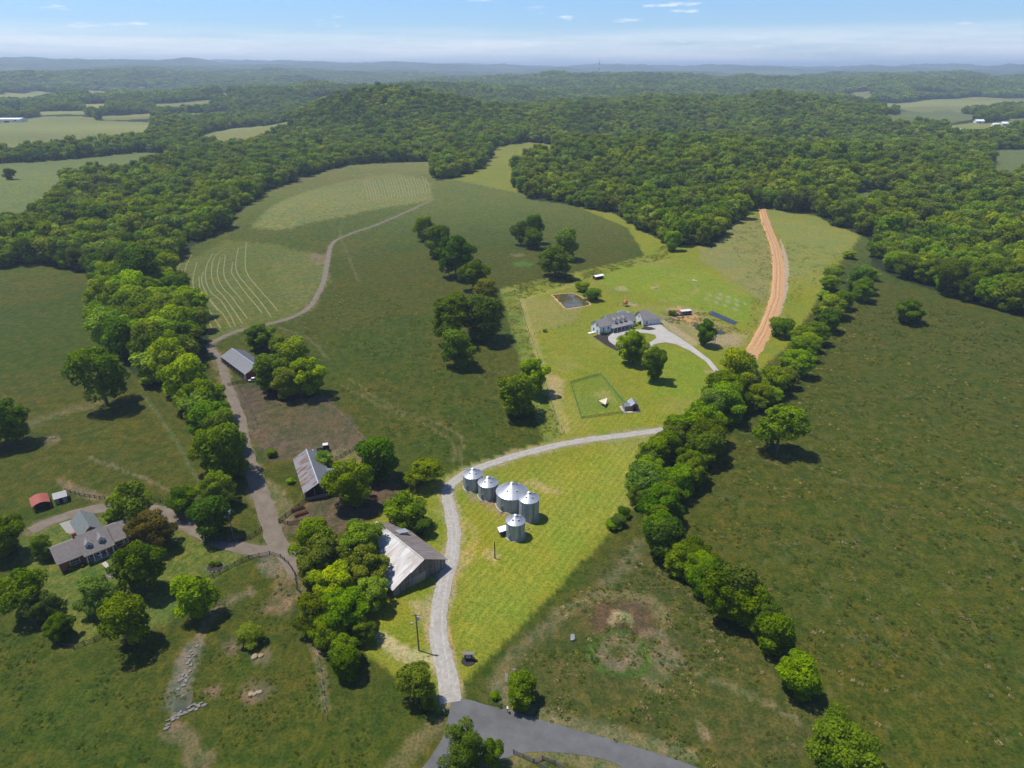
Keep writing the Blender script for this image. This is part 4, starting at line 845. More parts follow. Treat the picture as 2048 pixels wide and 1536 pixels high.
mass('weeds', np.column_stack([TX, TY, hgt(TX, TY) - 0.03]), RNG.uniform(0, 6.28, TX.size), np.column_stack([TS, TS, TS]), TI, tp, 'rough weeds and grass tufts growing through the pastures', 'weeds')

# air between the camera and the far hills
b = MB(); zmin = float(ZG.min()) - 1.5; b.box(-52000, 52000, -1500, 52000, zmin, float(ZG.max()) + 25); print('relief', ZG.min(), ZG.max())
hz = b.build('haze', None); m, t = new_mat('haze_air')
pv = t.add('ShaderNodeVolumePrincipled'); pv.inputs['Color'].default_value = (0.69, 0.84, 1.0, 1); pv.inputs['Density'].default_value = 1.05e-4; pv.inputs['Anisotropy'].default_value = 0.15
t.n.new('ShaderNodeOutputMaterial'); t.l.new(pv.outputs[0], t.n['Material Output'].inputs['Volume']); hz.data.materials.append(m); tag(hz, kind='stuff')
# ---------------------------------------------------------------- buildings
def frame(Apx, Bpx):
    """corner, heading and width of a wall from its two ground corners in the picture"""
    a, b = G(*Apx), G(*Bpx); d = b - a; return a, math.atan2(d.y, d.x), math.hypot(d.x, d.y)
def low(P, rz, w_, l_):
    c, s = math.cos(rz), math.sin(rz); return min(Z(P.x + c * x - s * y, P.y + s * x + c * y) for x in (0, w_) for y in (0, l_))
class Block:
    """gabled block in local axes; ridge along 'x' or 'y'"""
    def __init__(s, root, x0, x1, y0, y1, wh, rh, ax='x', rp=0.5, z0=-0.6):
        s.r, s.b, s.wh, s.rh, s.ax, s.rp, s.z0 = root, (x0, x1, y0, y1), wh, rh, ax, rp, z0
    def L(s, along, across, z):
        return (along, across, z) if s.ax == 'x' else (across, along, z)
    def dims(s):
        x0, x1, y0, y1 = s.b; return ((x0, x1), (y0, y1)) if s.ax == 'x' else ((y0, y1), (x0, x1))
    def walls(s, mat, name='wall', label=None):
        (a0, a1), (c0, c1) = s.dims(); cr = c0 + (c1 - c0) * s.rp; m = MB()
        V = [s.L(a, c, z) for a in (a0, a1) for c, z in ((c0, s.z0), (c1, s.z0), (c1, s.wh), (cr, s.rh), (c0, s.wh))]
        F_ = [(0, 1, 2, 3, 4), (9, 8, 7, 6, 5), (0, 4, 9, 5), (1, 6, 7, 2), (0, 5, 6, 1)]
        if s.ax == 'x': F_ = [f[::-1] for f in F_]
        m.raw(V, F_); o = m.build(name, mat, s.r)
        if label: o['label'] = label
        return o
    def roof(s, mat0, mat1=None, ov=0.4, th=0.14, rib=0.0, cap=None, ribh=0.05):
        (a0, a1), (c0, c1) = s.dims(); cr = c0 + (c1 - c0) * s.rp; a0 -= ov; a1 += ov; res = []
        for k, (ce, mt) in enumerate(((c0, mat0), (c1, mat1 or mat0))):
            sl = (s.rh - s.wh) / abs(cr - ce); sg = -1 if ce < cr else 1; e = ce + sg * ov; ze = s.wh - sl * ov
            m = MB(); q = [s.L(a0, e, ze + .05), s.L(a1, e, ze + .05), s.L(a1, cr, s.rh + .05), s.L(a0, cr, s.rh + .05)]
            n = (Vector(q[1]) - Vector(q[0])).cross(Vector(q[3]) - Vector(q[0]))
            if n.z < 0: q = q[::-1]
            q = [Vector(p) + Vector((0, 0, th)) for p in q]; m.slab(q, th)
            if rib:
                x = a0 + .02
                while x <= a1:
                    m.beam(Vector(s.L(x, e, ze + .05 + th)), Vector(s.L(x, cr - sg * -.05, s.rh + .05 + th)), 0.07, ribh * 2); x += rib
            res.append(m.build('roof', mt, s.r))
        if cap:
            m = MB(); m.beam(s.L(a0, cr, s.rh + .12 + th), s.L(a1, cr, s.rh + .12 + th), 0.34, 0.10); m.build('ridge_cap', cap, res[0])
        return res
def panel(root, name, mat, x0, x1, z0, z1, y, side='y', proud=0.05, parent=None):
    """flat piece set on a wall: side 'y' faces -y at y, side 'x' faces -x at x=y"""
    m = MB()
    if side == 'y': m.box(x0, x1, y - proud, y + 0.04, z0, z1)
    elif side == '+x': m.box(y - 0.04, y + proud, x0, x1, z0, z1)
    else: m.box(y - proud, y + 0.04, x0, x1, z0, z1)
    return m.build(name, mat, parent or root)
def window(root, xc, zc, wd, ht, y, side='y', trim='white_trim'):
    f = panel(root, 'window', trim, xc - wd / 2 - .12, xc + wd / 2 + .12, zc - ht / 2 - .12, zc + ht / 2 + .12, y, side, 0.05)
    panel(root, 'pane', 'window_glass', xc - wd / 2, xc + wd / 2, zc - ht / 2, zc + ht / 2, y, side, 0.07, f)
    if side == 'y': panel(root, 'glazing_bar', trim, xc - wd / 2, xc + wd / 2, zc - .04, zc + .04, y, side, 0.09, f)
    return f
def dormer(root, xc, yf, zb, wd, ht, rise, back, wallm, roofm):
    """small gabled dormer looking to -y"""
    d = thing_part('dormer', root); b = Block(d, xc - wd / 2, xc + wd / 2, yf, yf + back, zb + ht, zb + ht + rise, 'y', z0=zb)
    d_ = b.walls(wallm, 'dormer_wall'); b.roof(roofm, ov=0.18, th=0.09); window(d, xc, zb + ht * .52, wd * .42, ht * .62, yf)
    return d
def thing_part(name, root):
    o = D.objects.new(name, None); COL.objects.link(o); o.parent = root; o.empty_display_size = .3; return o
def new_building(name, label, Apx, Bpx, length, cat='building', sink=0.0):
    P, rz, wd = frame(Apx, Bpx); P.z = max(low(P, rz, wd, length), Z(P.x, P.y) - .5) - sink
    return thing(name, label, cat, P, rz), wd

# --- old tobacco barn with the white tin roof
r, W = new_building('old_barn', 'weathered grey plank barn with worn white tin roof beside the gravel drive', (788, 1192), (883, 1130), 20, 'barn')
L = 20.0; wh = 2.9; rh = 6.9; rpx = 0.56; r.rotation_euler.z -= 0.10
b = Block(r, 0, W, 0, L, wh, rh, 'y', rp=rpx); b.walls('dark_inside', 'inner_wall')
def boards(root, name, W_, wh_, rh_, rp_, mat, y, step=0.32, gaps=0.06, seed=1, skip=None, z0=-.4):
    """upright planks on a gable end, each with its own length and set"""
    g = random.Random(seed); x = 0.0; parts = []
    while x < W_ - .05:
        w_ = min(step * g.uniform(.8, 1.2), W_ - x); xm = x + w_ / 2
        top = wh_ + (rh_ - wh_) * (xm / (rp_ * W_) if xm < rp_ * W_ else (W_ - xm) / ((1 - rp_) * W_))
        if not (skip and skip[0] < xm < skip[1]):
            m = MB(); m.box(x, x + w_ - gaps, y - .05 - g.uniform(0, .03), y - .01, z0 + g.uniform(0, .15), top - g.uniform(0.02, .2)); parts.append(m.build('plank', g.choice((mat, mat, 'dark_boards', 'brown_boards')), root))
        else:
            m = MB(); m.box(x, x + w_ - gaps, y - .05 - g.uniform(0, .03), y - .01, 2.6, top - .1); parts.append(m.build('plank', g.choice((mat, mat, 'dark_boards', 'brown_boards')), root))
        x += w_
    return parts
boards(r, 'plank', W, wh, rh, rpx, 'grey_boards', 0.0, step=0.42, seed=3, skip=(W * .36, W * .60))
m = MB(); y = 0
g_ = random.Random(5)
while y < L:
    w_ = .45 * g_.uniform(.8, 1.2); m.box(-.07 - g_.uniform(0, .03), -.01, y, y + w_ - .03, -.4, wh); m.box(W + .01, W + .07, y, y + w_ - .03, -.4, wh); y += w_
m.build('side_boards', 'grey_boards', r)
d = panel(r, 'sliding_door', 'tan_boards', W * .42, W * .60, 0.15, 2.6, 0, 'y', .09); panel(r, 'sliding_door', 'grey_boards', W * .34, W * .42, 0.1, 2.5, 0, 'y', .07)
panel(r, 'door_track', 'galvanised', W * .20, W * .62, 2.62, 2.72, 0, 'y', .14)
rf = b.roof('barn_tin_white', 'barn_tin_shaded_worn', ov=.55, th=.08, rib=.95, cap='barn_tin_white', ribh=.018)
m = MB(); zc = wh + (rh - wh) * (1 - (.80 - rpx) / (1 - rpx)); m.slab([(W * .70, L * .66, zc + 1.35), (W * .90, L * .66, zc + .4), (W * .90, L * .76, zc + .4), (W * .70, L * .76, zc + 1.35)], .1)
m.box(W * .72, W * .86, L * .67, L * .75, zc - .5, zc + .45); m.build('roof_hatch', 'galvanised_roof', r)
m = MB(); m.slab([(W * .30, -.9, wh + (rh - wh) * .54 + .25), (W * .56, -.9, rh + .25), (W * .56, .0, rh + .25), (W * .30, 0, wh + (rh - wh) * .54 + .25)], .08)
m.build('gable_hood', 'barn_tin_white', r)

# --- grain bins
def bin_(cxp, byp, wpx, hpx, label, roofm='galvanised_roof', wallm='galvanised', stain=0):
    P = G(cxp, byp - .5 * wpx * .56); k = mpp(P); rad = wpx * k / 2; dep = math.atan2(CAM_Z - P.z, math.hypot(P.x, P.y)); H = hpx * k / math.cos(dep)
    o = thing('grain_bin', label, 'grain bin', P, 0, 'grain bins beside the gravel drive')
    m = MB(); m.lathe([(rad + .35, -.5), (rad + .35, .12), (rad + .28, .16)], 28); m.build('base', 'concrete', o)
    n = max(10, int(H / .32)); prof = []
    for i in range(n):
        z0, z1 = .1 + (H - .1) * i / n, .1 + (H - .1) * (i + 1) / n; prof += [(rad, z0), (rad + .045, (z0 + z1) / 2)]
    prof.append((rad, H)); m = MB(); m.lathe(prof, 40); wl = m.build('wall', wallm, o, True)
    m = MB()
    for i in range(10):
        a = i * 2 * math.pi / 10 + .2; m.beam((math.cos(a) * (rad + .07), math.sin(a) * (rad + .07), .1), (math.cos(a) * (rad + .07), math.sin(a) * (rad + .07), H), .10, .06)
    m.build('stiffeners', wallm, wl)
    ch = rad * .58; m = MB(); m.lathe([(rad + .16, H - .08), (rad + .18, H), (.42, H + ch), (.42, H + ch + .05)], 36)
    rf_ = m.build('roof', roofm, o)
    m = MB(); nr = 26
    for i in range(nr):
        a = 2 * math.pi * i / nr; m.beam((math.cos(a) * (rad + .15), math.sin(a) * (rad + .15), H + .06), (math.cos(a) * .45, math.sin(a) * .45, H + ch + .03), .09, .10)
    m.build('roof_ribs', roofm, rf_)
    m = MB(); m.lathe([(.46, H + ch), (.46, H + ch + .28), (.56, H + ch + .3), (.10, H + ch + .52)], 16); m.build('cap', 'galvanised_roof', o)
    for a in (-2.1, -1.0, .6):
        m = MB(); q = rad * .55; m.box(math.cos(a) * q - .25, math.cos(a) * q + .25, math.sin(a) * q - .2, math.sin(a) * q + .2, H + ch * .45, H + ch * .45 + .45); m.build('roof_vent', 'galvanised_roof', rf_)
    a = -2.25; c, s = math.cos(a), math.sin(a); px, py = c * (rad + .02), s * (rad + .02); t_ = Vector((-s, c, 0)) * .35
    m = MB(); m.beam(Vector((px, py, .45)), Vector((px, py, 2.1)), .75, .18); m.build('door', 'door_grey', o)
    m = MB(); a = -1.15; q = rad + .2
    for s_ in (-.2, .2):
        m.beam((math.cos(a + s_ / rad) * q, math.sin(a + s_ / rad) * q, .2), (math.cos(a + s_ / rad) * q, math.sin(a + s_ / rad) * q, H + .2), .05)
    z = .4
    while z < H: m.beam((math.cos(a - .2 / rad) * q, math.sin(a - .2 / rad) * q, z), (math.cos(a + .2 / rad) * q, math.sin(a + .2 / rad) * q, z), .035); z += .35
    m.build('ladder', 'steel', o)
    return o
bin_(946.5, 984, 38, 25, 'leftmost small grain bin, standing beside the bend of the drive')
bin_(976.5, 1002, 39, 26, 'second small grain bin from the bend of the drive')
bin_(1024, 1026, 62, 26, 'widest grain bin with the broad low cone roof')
bin_(1057.5, 1045, 40, 37, 'tall grain bin with rust streaked roof at the right of the row')
bin_(1031, 1082, 37, 30, 'grain bin standing alone in front of the row of bins')
P = G(1008, 1068); o = thing('lean_to_shed', 'tiny open shed with white roof beside the front grain bin', 'shed', P, .25)
m = MB(); m.slab([(-1.6, -1.2, 1.7), (1.3, -1.2, 2.2), (1.3, 1.2, 2.2), (-1.6, 1.2, 1.7)], .08); m.build('roof', 'white_trim', o)
for x_, y_ in ((-1.4, -1), (1.1, -1), (-1.4, 1), (1.1, 1)): m = MB(); m.box(x_ - .07, x_ + .07, y_ - .07, y_ + .07, -.2, 1.75 + (.4 if x_ > 0 else 0)); m.build('post', 'grey_post', o)
m = MB(); m.box(-1.35, 1.05, .5, .95, -.1, 1.5); m.build('back_wall', 'grey_boards', o)

# --- white farmhouse
P, rz, W = frame((1199, 669.5), (1262, 655)); k = W / 16.0
r = thing('farmhouse', 'white farmhouse with grey roofs, long porch and three dormers', 'house', P, rz)
r.location.z = low(P, rz, W, 8) + .1
wl_, wm_ = 0.34 * W, W
b = Block(r, 0, wl_, 0, 6.6, 3.9, 6.3, 'x'); b.walls('white_siding'); b.roof('shingle', ov=.3)
for xc in (wl_ * .35, wl_ * .78): window(r, xc, 2.5, .8, 1.5, 0)
window(r, 2.2, 4.3, .8, 1.3, 0, 'x'); window(r, 4.4, 1.7, .8, 1.5, 0, 'x'); panel(r, 'door', 'door_grey', 1.2, 2.2, 0, 2.1, 0, 'x', .06)
b = Block(r, wl_, wm_, .6, 9.2, 2.9, 6.9, 'x'); b.walls('white_siding'); b.roof('shingle', ov=.35)
b = Block(r, wl_ - .15, wl_ + .15, -1.6, 9.6, 2.7, 7.15, 'x', rp=.58, z0=2.4); b.walls('white_trim', 'gable_board')
m = MB(); m.slab([(wl_ + .1, -1.9, 2.55), (wm_ + .2, -1.9, 2.55), (wm_ + .2, .9, 3.35), (wl_ + .1, .9, 3.35)], .14); m.build('porch_roof', 'shingle', r)
m = MB(); m.box(wl_ + .2, wm_, -1.7, .6, -.5, .25); m.build('porch_floor', 'concrete', r)
nc = 6
for i in range(nc): x_ = wl_ + .5 + i * (wm_ - wl_ - .9) / (nc - 1); m = MB(); m.box(x_ - .1, x_ + .1, -1.65, -1.45, .2, 2.5); m.build('porch_post', 'white_trim', r)
for i in range(5):
    x_ = wl_ + 1.3 + i * (wm_ - wl_ - 2.4) / 4
    if i == 2: panel(r, 'door', 'red_wood', x_ - .5, x_ + .5, .25, 2.4, .6, 'y', .06)
    else: window(r, x_, 1.5, .9, 1.5, .6)
    panel(r, 'shutter', 'red_wood', x_ + .75, x_ + 1.05, .8, 2.2, .6, 'y', .06)
for f in (.30, .52, .74): dormer(r, wl_ + (wm_ - wl_) * f, 1.15, 3.6, 1.5, 1.45, .85, 2.6, 'white_siding', 'shingle')
x2 = wm_ + 3.9
b = Block(r, wm_, x2, 1.0, 7.6, 2.7, 5.9, 'x'); b.walls('white_siding'); b.roof('shingle', ov=.3)
for xc in (wm_ + 1.1, wm_ + 2.9): window(r, xc, 1.6, .8, 1.5, 1.0)
m = MB(); m.box(-3.6, -.05, 3.0, 4.6, .35, .5); m.build('deck', 'white_trim', r)
m = MB()
for x_ in (-3.5, -2.3, -1.1): m.box(x_ - .06, x_ + .06, 3.0, 3.12, -.6, 1.3)
m.box(-3.55, -.1, 3.02, 3.08, 1.2, 1.3); m.build('deck_railing', 'white_trim', r)
# chairs on the porch
for i, f in enumerate((.12, .24, .36, .60, .72, .84)):
    x_ = wl_ + (wm_ - wl_) * f; c = thing('porch_chair', ORD[i] + ' reddish chair from the left on the white farmhouse porch', 'chair', r.matrix_basis @ Vector((x_, -.7, .25)), rz, 'chairs on the farmhouse porch')
    m = MB(); m.box(-.3, .3, -.3, .25, .36, .42); m.build('seat', 'red_wood', c)
    m = MB(); m.slab([(-.3, .22, .4), (.3, .22, .4), (.3, .42, 1.15), (-.3, .42, 1.15)], .05); m.build('backrest', 'red_wood', c)
    for x3 in (-.26, .26):
        for y3 in (-.26, .22): m = MB(); m.box(x3 - .03, x3 + .03, y3 - .03, y3 + .03, 0, .37); m.build('leg', 'red_wood', c)
# pool behind the house, a rim of pale blue shows over the roof
P2 = G(1246, 630); o = thing('above_ground_pool', 'round pale blue pool showing behind the farmhouse roof', 'pool', P2)
m = MB(); m.lathe([(2.9, -.3), (2.9, 1.25), (3.05, 1.3), (3.05, 1.4), (2.8, 1.4), (2.8, 1.1)], 30)
m_, t = new_mat('pool_blue'); out(t, pbsdf(t, (0.28, 0.42, 0.45), 0.5)); m.build('pool_wall', 'pool_blue', o)
m = MB(); m.lathe([(2.8, 1.0), (2.8, 1.18)], 30); m_, t = new_mat('pool_water'); out(t, pbsdf(t, (0.12, 0.26, 0.30), 0.06)); m.build('water', 'pool_water', o)
# --- garage
P, rz, W = frame((1285.5, 651.5), (1321, 647.5)); r = thing('garage', 'white garage with grey roof and wide door beside the farmhouse', 'garage', P, rz); r.location.z = low(P, rz, W, 7.5) + .1
dp = 8.0; wh, rh = 2.9, 6.6; xr = W * .34
m = MB(); V = [(0, 0, -.6), (W, 0, -.6), (W, dp, -.6), (0, dp, -.6), (0, 0, wh), (W, 0, wh), (W, dp, wh), (0, dp, wh), (0, dp / 2, rh)]
m.raw(V, [(0, 1, 5, 4), (1, 2, 6, 5), (2, 3, 7, 6), (3, 0, 4, 8, 7), (4, 5, 6, 7)]); m.build('wall', 'white_siding', r)
o_ = .35; m = MB(); sl = (rh - wh) / (dp / 2); e = wh - sl * o_ * .6
c4 = [(-o_, -o_, e + .12), (W + o_, -o_, e + .12), (W + o_, dp + o_, e + .12), (-o_, dp + o_, e + .12)]; a_, b_ = (-o_, dp / 2, rh + .15), (xr, dp / 2, rh + .15)
m.slab([c4[0], c4[1], b_, a_], .12); m.build('roof', 'shingle', r)
m = MB(); m.slab([c4[2], c4[3], a_, b_], .12); m.build('roof', 'shingle', r); m = MB(); m.slab([c4[1], c4[2], b_], .12); m.build('roof', 'shingle', r)
gd = panel(r, 'garage_door', 'door_grey', W * .42, W * .88, 0, 2.3, 0, 'y', .05)
for i in range(4): panel(r, 'door_panel', 'white_trim', W * .43, W * .87, .06 + i * .57, .50 + i * .57, 0, 'y', .08, gd)
window(r, W * .22, 1.5, .7, 1.4, 0); window(r, dp * .5, 4.0, .7, 1.1, 0, 'x'); window(r, dp * .25, 1.6, .7, 1.2, 0, 'x')

# --- brick ranch house
P, rz, W = frame((124, 1145.5), (263, 1087)); r = thing('brick_house', 'red brick ranch house with grey brown roof and two dormers', 'house', P, rz); r.location.z = low(P, rz, W, 8) + .25
b = Block(r, 0, W, 0, 8.6, 2.8, 5.1, 'x'); b.walls('red_brick'); b.roof('shingle_brown', ov=.55)
x0, x1 = W * .34, W * .74
b = Block(r, x0, x1, -1.4, 9.0, 2.75, 5.9, 'x', rp=.52, z0=2.3); b.walls('white_trim', 'gable_board'); b.roof('shingle_brown', ov=.35)
m = MB(); m.box(x0, x1, -1.5, .02, -.6, .2); m.build('porch_floor', 'concrete', r)
for i in range(5): x_ = x0 + .25 + i * (x1 - x0 - .5) / 4; m = MB(); m.box(x_ - .12, x_ + .12, -1.45, -1.21, .15, 2.6); m.build('porch_post', 'white_trim', r)
panel(r, 'door', 'white_trim', (x0 + x1) / 2 - .5, (x0 + x1) / 2 + .5, .2, 2.3, 0, 'y', .06)
for xc in (x0 + 1.4, x0 + 3.0, x1 - 3.0, x1 - 1.4): window(r, xc, 1.45, .8, 1.4, 0)
window(r, W * .20, 1.45, 2.0, 1.4, 0); window(r, W * .84, 1.45, 1.7, 1.4, 0); window(r, W * .94, 1.5, .7, 1.2, 0)
window(r, 2.4, 1.5, .8, 1.2, 0, 'x'); window(r, 6.0, 1.5, .8, 1.2, 0, 'x')
for f in (.24, .70): dormer(r, x0 + (x1 - x0) * f, .3, 3.35, 1.35, 1.25, .75, 2.6, 'white_siding', 'shingle')
b = Block(r, W * .42, W * .74, 8.0, 17.5, 2.7, 5.0, 'y'); b.walls('red_brick', 'wing_wall'); b.roof('shingle_green', ov=.4)
m = MB(); m.box(W * .30, W * .36, 5.2, 5.9, 3.8, 6.3); m.build('chimney', 'red_brick', r)
for xx, zz in ((W * .12, .35), (W * .28, .4), (x0 + .8, .35), (x1 - .7, .35), (W * .8, .35)):
    q = r.matrix_basis @ Vector((xx, -.9 if xx < x0 or xx > x1 else -2.0, 0)); place_tree(Vector((q.x, q.y, Z(q.x, q.y))), random.uniform(1.1, 1.7), random.uniform(.8, 1.3), 'shrub', 'low clipped bush ' + {0: 'at the left corner', 1: 'left of the porch'}.get(int(xx > W * .2) if xx < x0 else 9, 'right of the bay window' if xx > x1 else ('at the left porch end' if xx < W * .5 else 'at the right porch end')) + ' of the brick house front', 'bushes along the brick house front', random.choice(((1.3, .6, .8), (.8, 1, .9))), 'shrub', 'shrub')
P = G(226, 1146); o = thing('patio_circle', 'round stone patio with seats at the end of the front walk', 'patio', P); m = MB(); m.lathe([(1.9, -.3), (1.9, .12), (1.8, .14)], 20); m.build('paving', 'stone', o)
for a in (.5, 2.0, 3.6, 5.1): m = MB(); m.box(math.cos(a) * 1.1 - .3, math.cos(a) * 1.1 + .3, math.sin(a) * 1.1 - .22, math.sin(a) * 1.1 + .22, .12, .55); m.build('stone_seat', 'stone', o)

# --- red barn and grey barn on the left
r, W = new_building('red_barn', 'long open sided red barn with plain grey metal roof', (490.6, 763.4), (540, 750), 24, 'barn')
L = 25.0; b = Block(r, 0.6, W, 0, L, 3.4, 5.6, 'y'); b.walls('red_siding'); b.roof('dull_tin', ov=.4, th=.08, rib=.9, cap='galvanised_roof')
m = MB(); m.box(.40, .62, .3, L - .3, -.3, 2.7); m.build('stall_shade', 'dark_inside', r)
for i in range(9): y_ = .15 + i * (L - .3) / 8; m = MB(); m.box(.10, .34, y_ - .12, y_ + .12, -.5, 3.3); m.build('post', 'white_trim' if i == 0 else 'grey_post', r)
for i in range(8): y_ = .5 + i * (L - .3) / 8; m = MB(); m.box(.22, .30, y_, y_ + 2.2, .9, 1.05); m.build('stall_rail', 'grey_post', r)
panel(r, 'gable_trim', 'white_trim', .45, .65, -.3, 3.4, 0, 'y', .05); m = MB(); m.slab([(.62, -.06, 3.4), (W, -.06, 3.4), (W / 2 + .3, -.06, 5.55)], .03); m.build('gable_panel', 'dull_tin', r)
r, W = new_building('grey_barn', 'long low barn with grey tin roof streaked with rust', (612, 1001), (668, 989), 22, 'barn')
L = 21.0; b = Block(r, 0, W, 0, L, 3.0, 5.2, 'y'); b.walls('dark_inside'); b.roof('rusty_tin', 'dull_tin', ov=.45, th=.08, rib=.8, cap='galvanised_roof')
m = MB(); m.box(-.08, -.01, 0, L, -.3, 1.3); m.build('side_boards', 'grey_boards', r); m = MB(); m.box(0, W, -.09, -.02, -.3, 1.1); m.build('front_boards', 'grey_boards', r)
for i in range(8): y_ = .1 + i * (L - .2) / 7; m = MB(); m.box(-.16, -.0, y_ - .1, y_ + .1, -.5, 3.0); m.build('post', 'grey_post', r)
for i in range(4): x_ = .1 + i * (W - .2) / 3; m = MB(); m.box(x_ - .1, x_ + .1, -.16, .0, -.5, 3.0 + 2.0 * (1 - abs(x_ / W - .5) * 2)); m.build('post', 'grey_post', r)
m = MB(); m.slab([(W - .3, 2.5, 4.1), (W + 4.2, 2.5, 2.7), (W + 4.2, 9.5, 2.7), (W - .3, 9.5, 4.1)], .09); m.build('wing_roof', 'dull_tin', r)
m = MB(); m.box(W, W + 3.9, 2.8, 9.2, -.4, 2.65); m.build('wing_wall', 'grey_boards', r)

# --- carport, small shed
P, rz, W = frame((68, 1026), (104, 1014)); r = thing('carport', 'open carport with curved rust red roof at the left edge', 'carport', P, rz); L = 5.5; m = MB(); n = 8
for i in range(n):
    a0, a1 = i / n, (i + 1) / n; z = lambda u: 2.1 + .75 * math.sin(math.pi * u)
    m.slab([(W * a0 - .1, -.3, z(a0)), (W * a1 + .02, -.3, z(a1)), (W * a1 + .02, L, z(a1)), (W * a0 - .1, L, z(a0))], .06)
m.build('roof', 'rust_red_tin', r)
for x_ in (0, W):
    for y_ in (0, L / 2, L - .3): m = MB(); m.box(x_ - .06, x_ + .06, y_, y_ + .12, -.3, 2.2); m.build('post', 'steel', r)
m = MB(); m.box(W * .2, W * .8, 1.2, L - .6, -.1, 1.3); m.build('stored_goods', 'dark_inside', r)
P, rz, W = frame((112, 1010), (136, 1003)); r = thing('garden_shed', 'small grey roofed shed next to the red carport', 'shed', P, rz)
b = Block(r, 0, W, 0, 3.6, 2.0, 2.9, 'x'); b.walls('grey_boards'); b.roof('dull_tin', ov=.25, th=.06, rib=.6); panel(r, 'door', 'fence_boards', W * .35, W * .65, 0, 1.8, 0, 'y', .05)

# --- coop, run and shade sail on the lawn
P, rz, W = frame((1250, 824), (1276, 822)); r = thing('chicken_coop', 'small reddish coop with grey tin roof at the corner of the netted run', 'coop', P, rz)
r.location.z += .1; b = Block(r, W * .45, W, 0, 4.2, 2.3, 3.3, 'y'); b.walls('red_wood'); b.roof('galvanised_roof', ov=.25, th=.06, rib=.6)
b = Block(r, 0, W * .45, .6, 3.6, 1.9, 2.4, 'x'); b.walls('grey_boards', 'side_wall'); b.roof('dull_tin', ov=.15, th=.05, rib=.6)
panel(r, 'door', 'dark_inside', W * .62, W * .84, .1, 1.8, 0, 'y', .05); m = MB(); m.box(-.8, W + 1.0, -1.1, 4.8, -.35, .05); m.build('floor_slab', 'concrete', r)
cr = [G(*p) for p in ((1141, 767), (1201, 750), (1250, 808), (1252, 826), (1163, 838))]
r = thing('netted_run', 'green netting fence enclosing the bright grass run', 'fence', cr[0])
for i in range(5):
    a, c = cr[i] - cr[0], cr[(i + 1) % 5] - cr[0]; n = max(1, int((c - a).length / 3.2))
    for j in range(n):
        p, q = a.lerp(c, j / n), a.lerp(c, (j + 1) / n); p.z = Z(p.x + cr[0].x, p.y + cr[0].y) - cr[0].z; q.z = Z(q.x + cr[0].x, q.y + cr[0].y) - cr[0].z
        m = MB(); m.tube([p - Vector((0, 0, .3)), p + Vector((0, 0, 1.35))], .05, 5); m.build('post', 'grey_post', r)
        m = MB(); m.raw([p + Vector((0, 0, .03)), q + Vector((0, 0, .03)), q + Vector((0, 0, 1.2)), p + Vector((0, 0, 1.2))], [(0, 1, 2, 3)]); m.build('net_panel', 'green_net', r)
P = G(1208, 812); r = thing('shade_sail', 'triangular pale shade sail standing in the netted run', 'shade sail', P)
k = mpp(P); q = [Vector((-10 * k, 1.4, 1.6)), Vector((1.6 * k, -1.6, 1.35)), Vector((8 * k, 2.6, 2.2))]
m = MB(); c_ = (q[0] + q[1] + q[2]) / 3 - Vector((0, 0, .25))
m.raw([*q, c_, *[v + Vector((0, 0, -.04)) for v in q], c_ + Vector((0, 0, -.04))], [(0, 1, 3), (1, 2, 3), (2, 0, 3), (5, 4, 7), (6, 5, 7), (4, 6, 7)]); m.build('sail', 'pale_sail', r)
for v in q: m = MB(); m.tube([(v.x * 1.04, v.y * 1.04, -.4), (v.x * 1.03, v.y * 1.03, v.z + .1)], .06, 6); m.build('post', 'grey_post', r)
# --- small things round the white house
P, rz, W = frame((1191, 560), (1207, 557)); r = thing('field_shelter', 'little white roofed shelter in the upper lawn behind the pond', 'shed', P, rz)
b = Block(r, 0, W, 0, 2.6, 1.9, 2.3, 'x'); b.walls('red_wood'); b.roof('white_trim', ov=.3, th=.06); panel(r, 'opening', 'dark_inside', W * .2, W * .8, 0, 1.6, 0, 'y', .04)
P = G(1251, 612); r = thing('play_tower', 'small wooden play tower with orange roof behind the farmhouse', 'playset', P, .3)
for x_ in (-.8, .8):
    for y_ in (-.8, .8): m = MB(); m.box(x_ - .07, x_ + .07, y_ - .07, y_ + .07, -.3, 2.6); m.build('post', 'red_wood', r)
m = MB(); m.box(-.95, .95, -.95, .95, 1.2, 1.32); m.build('platform', 'red_wood', r)
m = MB(); m.raw([(-1.1, -1.1, 2.5), (1.1, -1.1, 2.5), (1.1, 1.1, 2.5), (-1.1, 1.1, 2.5), (0, -1.1, 3.5), (0, 1.1, 3.5)], [(0, 1, 4), (3, 5, 2), (0, 4, 5, 3), (1, 2, 5, 4), (0, 3, 2, 1)]); m.build('roof', 'machine_orange', r)
m = MB(); m.slab([(.9, -.35, 1.3), (.9, .35, 1.3), (3.0, .35, .1), (3.0, -.35, .1)], .06); m.build('slide', 'light_canvas', r)
m = MB(); m.tube([(-1, 0, 2.4), (-4.4, 0, 2.4)], .07, 6); m.tube([(-4.4, 0, 2.4), (-4.6, -1, -.2)], .07, 6); m.tube([(-4.4, 0, 2.4), (-4.6, 1, -.2)], .07, 6); m.build('swing_frame', 'red_wood', r)
P, rz, W = frame((1355, 632), (1384, 630)); r = thing('lumber_wagon', 'flat wagon stacked with crates under a pale top on the bare clay', 'wagon', P, rz)
m = MB(); m.box(0, W, 0, 3.0, .6, .8); m.build('bed', 'grey_boards', r); m = MB(); m.slab([(W * .3, .2, 2.1), (W, .2, 2.1), (W, 2.8, 2.2), (W * .3, 2.8, 2.2)], .1); m.build('top', 'light_canvas', r)
